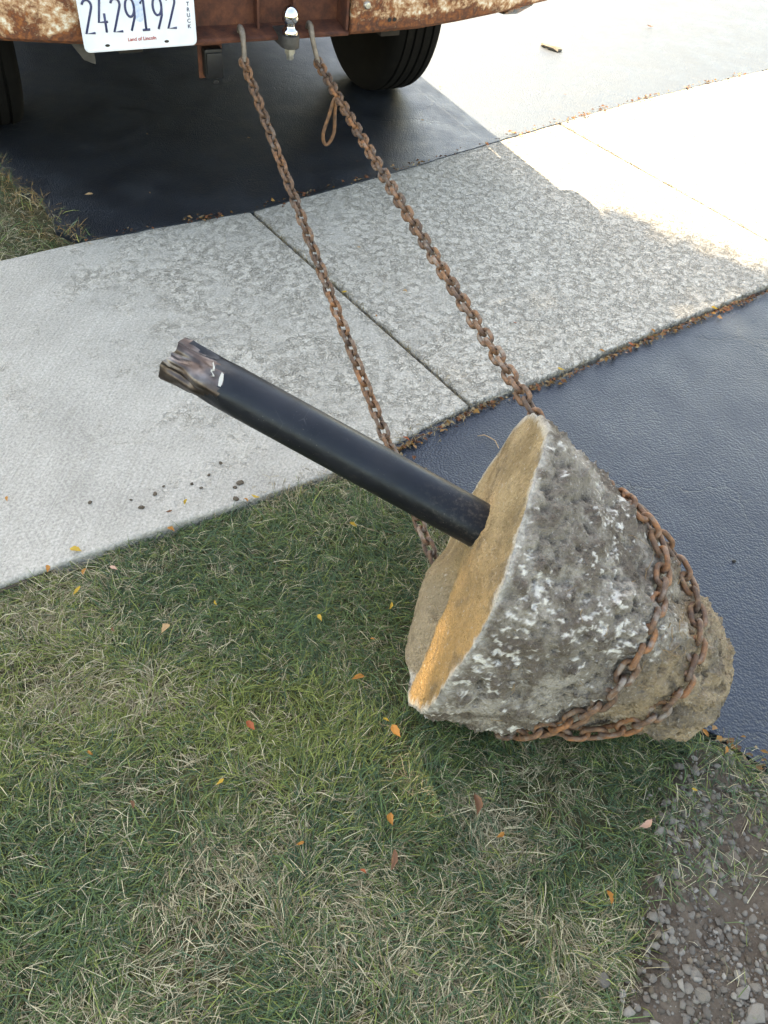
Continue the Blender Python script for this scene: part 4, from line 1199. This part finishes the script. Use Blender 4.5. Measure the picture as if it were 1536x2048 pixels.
def stone_at(x, y, z, r, flat=.65, mat=None, name='stone'):
    o = bpy.data.objects.new(name, PEB[random.randrange(9)]); link(o)
    o.location = (x, y, z+r*flat*.12); o.scale = (r*random.uniform(.8, 1.25), r*random.uniform(.7, 1.0), r*flat)
    o.rotation_euler = (random.uniform(-.3, .3), random.uniform(-.3, .3), random.uniform(0, 6.28)); return o
NAMED_STONES = [((1362, 1528), .016, 'grey rounded stone in the grass just under the narrow end of the cone'), ((1342, 1632), .014, 'pale angular stone on the soil edge level with the yellow petal'),
    ((1480, 1546), .015, 'long pale stone beside the apron edge at the right'), ((1420, 1697), .015, 'smooth brown grey oval stone on bare soil below the yellow petal'),
    ((1356, 1742), .017, 'light grey wedge-shaped stone at the border of grass and soil'), ((1468, 1708), .018, 'largest pale chunk of stone on the upper soil patch'),
    ((1210, 1955), .017, 'dark slate-coloured stone sunk in the grass near the bottom'), ((1405, 1990), .020, 'big grey stone in the gravel near the bottom edge'),
    ((1490, 1985), .019, 'pale stone at the bottom right of the gravel'), ((1515, 2025), .022, 'large white grey stone in the bottom right corner'),
    ((1395, 1945), .014, 'brown grey flat stone embedded in the lower gravel'), ((1345, 1880), .012, 'roundish stone lying by the lower edge of the grass')]
for (u, v), r, lab in NAMED_STONES:
    p = at(u, v); z = ground_z(p.x, p.y) if in_poly(np.array([p.x]), np.array([p.y]), SOIL)[0] else -.012
    tag(stone_at(p.x, p.y, z, r*.82), lab, 'stone')
used = [(at(u, v).x, at(u, v).y) for (u, v), r, l in NAMED_STONES]; cnt = 0
while cnt < 95:
    u, v = random.uniform(1250, 1536), random.uniform(1490, 2048); p = at(u, v)
    if not in_poly(np.array([p.x]), np.array([p.y]), SOIL)[0]: continue
    e, nn = p.x*EE.x+p.y*EE.y, p.x*NN.x+p.y*NN.y
    if e > apron_left(nn)-.02 or any(math.hypot(p.x-a, p.y-b) < .016 for a, b in used): continue
    used.append((p.x, p.y)); cnt += 1
    tag(stone_at(p.x, p.y, ground_z(p.x, p.y), random.uniform(.005, .0095)), 'small grey stone among the gravel on the bare soil', 'stone', 'small stones on the bare soil')

# ------------------------------------------------------------------ fallen leaves
def leaf_mesh(k, L=1.0, slim=.22, notch=0):
    rr = random.Random(k); n = 8; V = []; F = []
    curl = rr.uniform(-.5, .7); fold = rr.uniform(.2, .9); bendx = rr.uniform(-.18, .18)
    for i in range(n+1):
        t = i/n; w = slim*(math.sin(math.pi*min(1, t*1.02+.01)**.8))*(1+.12*math.sin(t*17+k))
        if notch and t > .45: w *= .55+.45*abs(math.cos(t*9))
        x = t-.5; yb = bendx*math.sin(math.pi*t); z = curl*(t-.5)**2
        for s in (-1, -.5, 0, .5, 1): V.append((x, yb+s*w, z+fold*w*s*s))
    for i in range(n):
        for j in range(4): a = i*5+j; F.append((a, a+1, a+6, a+5))
    return V, F
def mat_leaf(name, c0, c1):
    m = M(name, .6, spec=.3)
    c = m.ramp(m.noise(5, 5, .65), [(.3, c0), (.65, c1)])
    c = m.mix(m.ramp(m.noise(16, 3), [(.62, 0), (.7, .7)]), c, tuple(x*.35 for x in c0))
    m.color(c)
    tr = m.n('ShaderNodeBsdfTranslucent'); mx = m.n('ShaderNodeMixShader'); mx.inputs[0].default_value = .25
    m.l(c, tr.inputs[0]); m.l(m.b.outputs[0], mx.inputs[1]); m.l(tr.outputs[0], mx.inputs[2]); m.l(mx.outputs[0], m.out.inputs[0])
    return m.m
LC = {'yellow': mat_leaf('yellow_leaf', (.30, .18, .025), (.44, .29, .045)), 'orange': mat_leaf('orange_leaf', (.26, .10, .022), (.38, .17, .04)),
      'tan': mat_leaf('tan_leaf', (.33, .20, .10), (.45, .30, .17)), 'brown': mat_leaf('brown_leaf', (.11, .055, .03), (.20, .09, .05)),
      'red': mat_leaf('red_leaf', (.25, .06, .025), (.35, .10, .04)), 'pink': mat_leaf('pink_leaf', (.36, .20, .15), (.46, .29, .22))}
GZ, WZ, DZ = .012, .003, .006
LEAVES = [  # pixel, colour, length, turn in degrees, level, label
    (155, 1185, 'yellow', .030, 110, GZ, 'pale yellow leaf in the grass near the left edge below the walk'),
    (330, 1258, 'tan', .034, 105, GZ, 'tan oval leaf on the straw-coloured grass at the upper left'),
    (228, 1262, 'brown', .018, 40, GZ, 'small brown leaf to the left of the tan oval leaf'),
    (716, 1357, 'orange', .036, 150, GZ, 'orange yellow leaf in the grass left of the footing tip'),
    (792, 1463, 'orange', .040, 50, GZ, 'curled orange leaf in the grass just below the footing tip'),
    (772, 1442, 'yellow', .018, 20, GZ, 'small yellow leaf right above the curled orange leaf'),
    (502, 1455, 'red', .034, 40, GZ, 'dull red leaf lying in the middle of the lawn'),
    (440, 1565, 'yellow', .024, 120, GZ, 'dark yellow leaf half sunk in the grass left of the middle'),
    (182, 1507, 'orange', .018, 30, GZ, 'small orange leaf in the grass at the left'),
    (783, 1640, 'orange', .032, 70, GZ, 'narrow orange leaf in the grass below the footing shadow'),
    (600, 1688, 'orange', .020, 140, GZ, 'small orange leaf in the lower middle of the lawn'),
    (726, 1745, 'red', .016, 20, GZ, 'tiny reddish leaf in the lower lawn'),
    (785, 1722, 'brown', .045, 100, GZ, 'crumpled dark brown leaf in the lower lawn'),
    (1000, 1671, 'orange', .022, 140, GZ, 'small orange leaf in the grass left of the soil patch'),
    (1218, 1796, 'orange', .034, 75, GZ, 'bright orange yellow notched leaf at the lower right of the lawn'),
    (1290, 1650, 'pink', .034, 150, GZ, 'pinkish tan leaf at the grass edge beside the bare soil'),
    (1388, 1581, 'yellow', .015, 10, .02, 'bright yellow petal-like leaf among the stones'),
    (950, 1612, 'brown', .050, 80, GZ, 'large dark brown leaf in the shadow under the footing'),
    (640, 1237, 'yellow', .028, 60, GZ, 'yellow green leaf in the grass left of the footing face'),
    (706, 1052, 'yellow', .026, 10, GZ, 'yellow leaf in the grass under the middle of the post'),
    (781, 1215, 'yellow', .024, 100, GZ, 'yellow green leaf standing close to the footing face'),
    (745, 1280, 'orange', .014, 10, GZ, 'tiny orange leaf between lawn and footing face'),
    (432, 1208, 'yellow', .016, 50, GZ, 'tiny yellow leaf in the upper lawn'),
    (265, 1612, 'brown', .020, 60, GZ, 'small brown leaf in the lower left lawn'),
    (372, 1007, 'yellow', .024, 95, WZ, 'slim bright yellow leaf standing out on the concrete near the lawn'),
    (342, 1062, 'orange', .026, 20, WZ, 'orange leaf at the concrete edge below the slim yellow leaf'),
    (512, 995, 'yellow', .028, 15, WZ+.006, 'yellow leaf at the concrete edge under the post'),
    (492, 1003, 'orange', .020, 40, WZ+.004, 'orange leaf touching the yellow leaf at the concrete edge'),
    (152, 1101, 'yellow', .036, 5, WZ, 'long yellow leaf lying at the lower left concrete edge'),
    (95, 1140, 'orange', .026, 70, WZ+.004, 'orange leaf at the far left end of the lawn edge'),
    (170, 1146, 'orange', .024, 90, WZ+.004, 'orange leaf just below the long yellow leaf'),
    (228, 1137, 'pink', .026, 20, WZ+.006, 'pale red leaf on the lawn edge right of the long yellow leaf'),
    (15, 999, 'orange', .022, 60, WZ, 'orange leaf alone on the concrete at the left edge'),
    (338, 1025, 'brown', .020, 150, WZ, 'small brown leaf on the concrete next to the slim yellow leaf'),
    (688, 586, 'yellow', .024, 150, WZ, 'yellow leaf lying in the slab joint between the chains'),
    (752, 634, 'orange', .014, 60, WZ, 'small orange leaf in the slab joint nearer the right chain'),
    (810, 585, 'tan', .020, 10, WZ, 'tan leaf on the concrete between the two chains'),
    (718, 497, 'tan', .018, 0, WZ, 'small tan leaf on the concrete close to the left chain'),
    (1305, 664, 'orange', .026, 60, -.002, 'orange leaf in the litter strip at the right end of the walk'),
    (1262, 690, 'red', .028, 40, -.002, 'red brown leaf in the litter strip right of the right chain'),
    (1428, 618, 'yellow', .030, 25, -.002, 'pale yellow leaf in the sunlit litter strip at the far right'),
    (1205, 703, 'orange', .026, 30, -.002, 'curled orange leaf in the middle of the litter strip'),
    (1122, 740, 'yellow', .030, 15, -.002, 'straw yellow leaf in the litter strip near the chain'),
    (778, 893, 'orange', .026, 20, -.002, 'orange leaf in the corner where walk and apron meet'),
    (812, 880, 'red', .028, 30, -.002, 'rust red leaf by the corner of the walk behind the post'),
    (1252, 707, 'pink', .016, 5, -.008, 'pale leaf scrap on the apron just below the litter strip'),
    (1030, 648, 'red', .016, 10, WZ, 'small red leaf on the concrete near the right chain'),
    (1410, 1468, 'orange', .026, 60, .004, 'orange leaf on the stones at the corner of the apron'),
    (1450, 1502, 'orange', .024, 110, .008, 'curled orange leaf beside the apron edge at the lower right'),
    (845, 242, 'tan', .020, 0, DZ, 'pale leaf on the shaded driveway behind the tyre'),
    (178, 391, 'tan', .036, 150, DZ, 'pale flattened leaf on the driveway beside the verge'),
    (295, 270, 'tan', .014, 30, DZ, 'tiny pale leaf on the dark driveway left of the chains'),
    (498, 278, 'tan', .018, 0, DZ, 'small pale leaf on the dark driveway close to the left chain'),
    (300, 388, 'tan', .012, 50, DZ, 'tiny pale chip on the dark driveway near the walk'),
    (715, 325, 'brown', .018, 20, DZ, 'small dark leaf on the driveway right of the pear ring'),
    (880, 176, 'tan', .016, 10, DZ, 'small pale leaf near the edge of the truck shadow'),
    (1300, 55, 'brown', .05, 5, DZ, 'thin dark twig-like leaf on the sunlit driveway at the top right'),
    (1130, 190, 'brown', .022, 20, DZ, 'small dark leaf on the sunlit driveway beyond the walk'),
    (1164, 73, 'brown', .02, 60, DZ, 'tiny dark leaf on the bright driveway near the pale chunk')]
for k, (u, v, c, L, turn, z, lab) in enumerate(LEAVES):
    p = at(u, v, z); V, F = leaf_mesh(k, 1, random.uniform(.15, .24) if c != 'tan' else .28, notch=(k == 14))
    o = mesh_obj('fallen_leaf', [tuple(np.array(q)*L*.76) for q in V], F, LC[c], None, True)
    o.location = (p.x, p.y, z+.004); o.rotation_euler = (random.uniform(-.3, .3)*(z == GZ), random.uniform(-.35, .35)*(z == GZ), -rad(turn)+random.uniform(-.1, .1))
    tag(o, lab, 'leaf', 'fallen leaves')

# ------------------------------------------------------------------ crumbs of earth, chips and a dry stem
def chunk(name, u, v, z, size, mat, label, cat, group=None, seed=1):
    p = at(u, v, z); bm = bmesh.new(); bmesh.ops.create_icosphere(bm, subdivisions=2, radius=1)
    for w in bm.verts: w.co *= 1+.45*noise.noise(w.co*1.6+Vector((seed*5.3, seed, 0)))
    for w in bm.verts: w.co = Vector((w.co.x*size[0], w.co.y*size[1], max(-.25, w.co.z)*size[2]))
    o = bm_obj(name, bm, mat, None, False); o.location = (p.x, p.y, z+.2*size[2]); o.rotation_euler = (0, 0, seed*1.7)
    return tag(o, label, cat, group)
CLODS = [(310, 988, .007), (283, 1015, .008), (384, 968, .005), (402, 976, .005), (441, 926, .006), (480, 966, .010), (472, 998, .009), (327, 973, .004), (262, 1000, .004), (418, 950, .005), (470, 975, .006), (180, 1005, .006)]
CL = ['crumb of dark earth on the concrete left of the slim yellow leaf', 'largest brown earth crumb on the concrete above the orange edge leaf', 'small earth crumb above the slim yellow leaf', 'dark earth crumb close to the slim yellow leaf',
      'earth crumb farthest up the concrete below the post', 'flat dark clod on the concrete beside the lawn edge', 'dark clod lying right at the lawn edge under the post', 'tiny earth crumb between two larger crumbs on the concrete',
      'tiny earth crumb at the left of the crumbs on the concrete', 'earth crumb between the lone upper crumb and the flat clod', 'earth crumb touching the flat dark clod', 'lone grey crumb at the left of the concrete crumbs']
for k, ((u, v, r), lab) in enumerate(zip(CLODS, CL)):
    chunk('earth_crumb', u, v, .001, (r*.9, r*.65, r*.5), MAT['soil'], lab, 'earth crumb', 'earth crumbs on the walk', k+1)
chunk('asphalt_chunk', 1104, 98, .004, (.060, .028, .018), MAT['stone'], 'flat pale chunk lying on the sunlit driveway beyond the truck', 'chunk', None, 33)
chunk('dark_pebble', 1468, 1123, -.010, (.005, .004, .004), MAT['black'], 'single black pebble on the apron right of the chain', 'pebble', None, 41)
pts = [at(u, v, -.006)+Vector((0, 0, .004*(i % 2))) for i, (u, v) in enumerate([(955, 872), (968, 872), (982, 876), (990, 884), (996, 893), (997, 899)])]
tag(tube('dry_stem', pts, [.0008, .0012, .0012, .0011, .0009, .0006], LC['tan'], None, 5), 'curled dry grass stem on the apron behind the footing rim', 'stem')
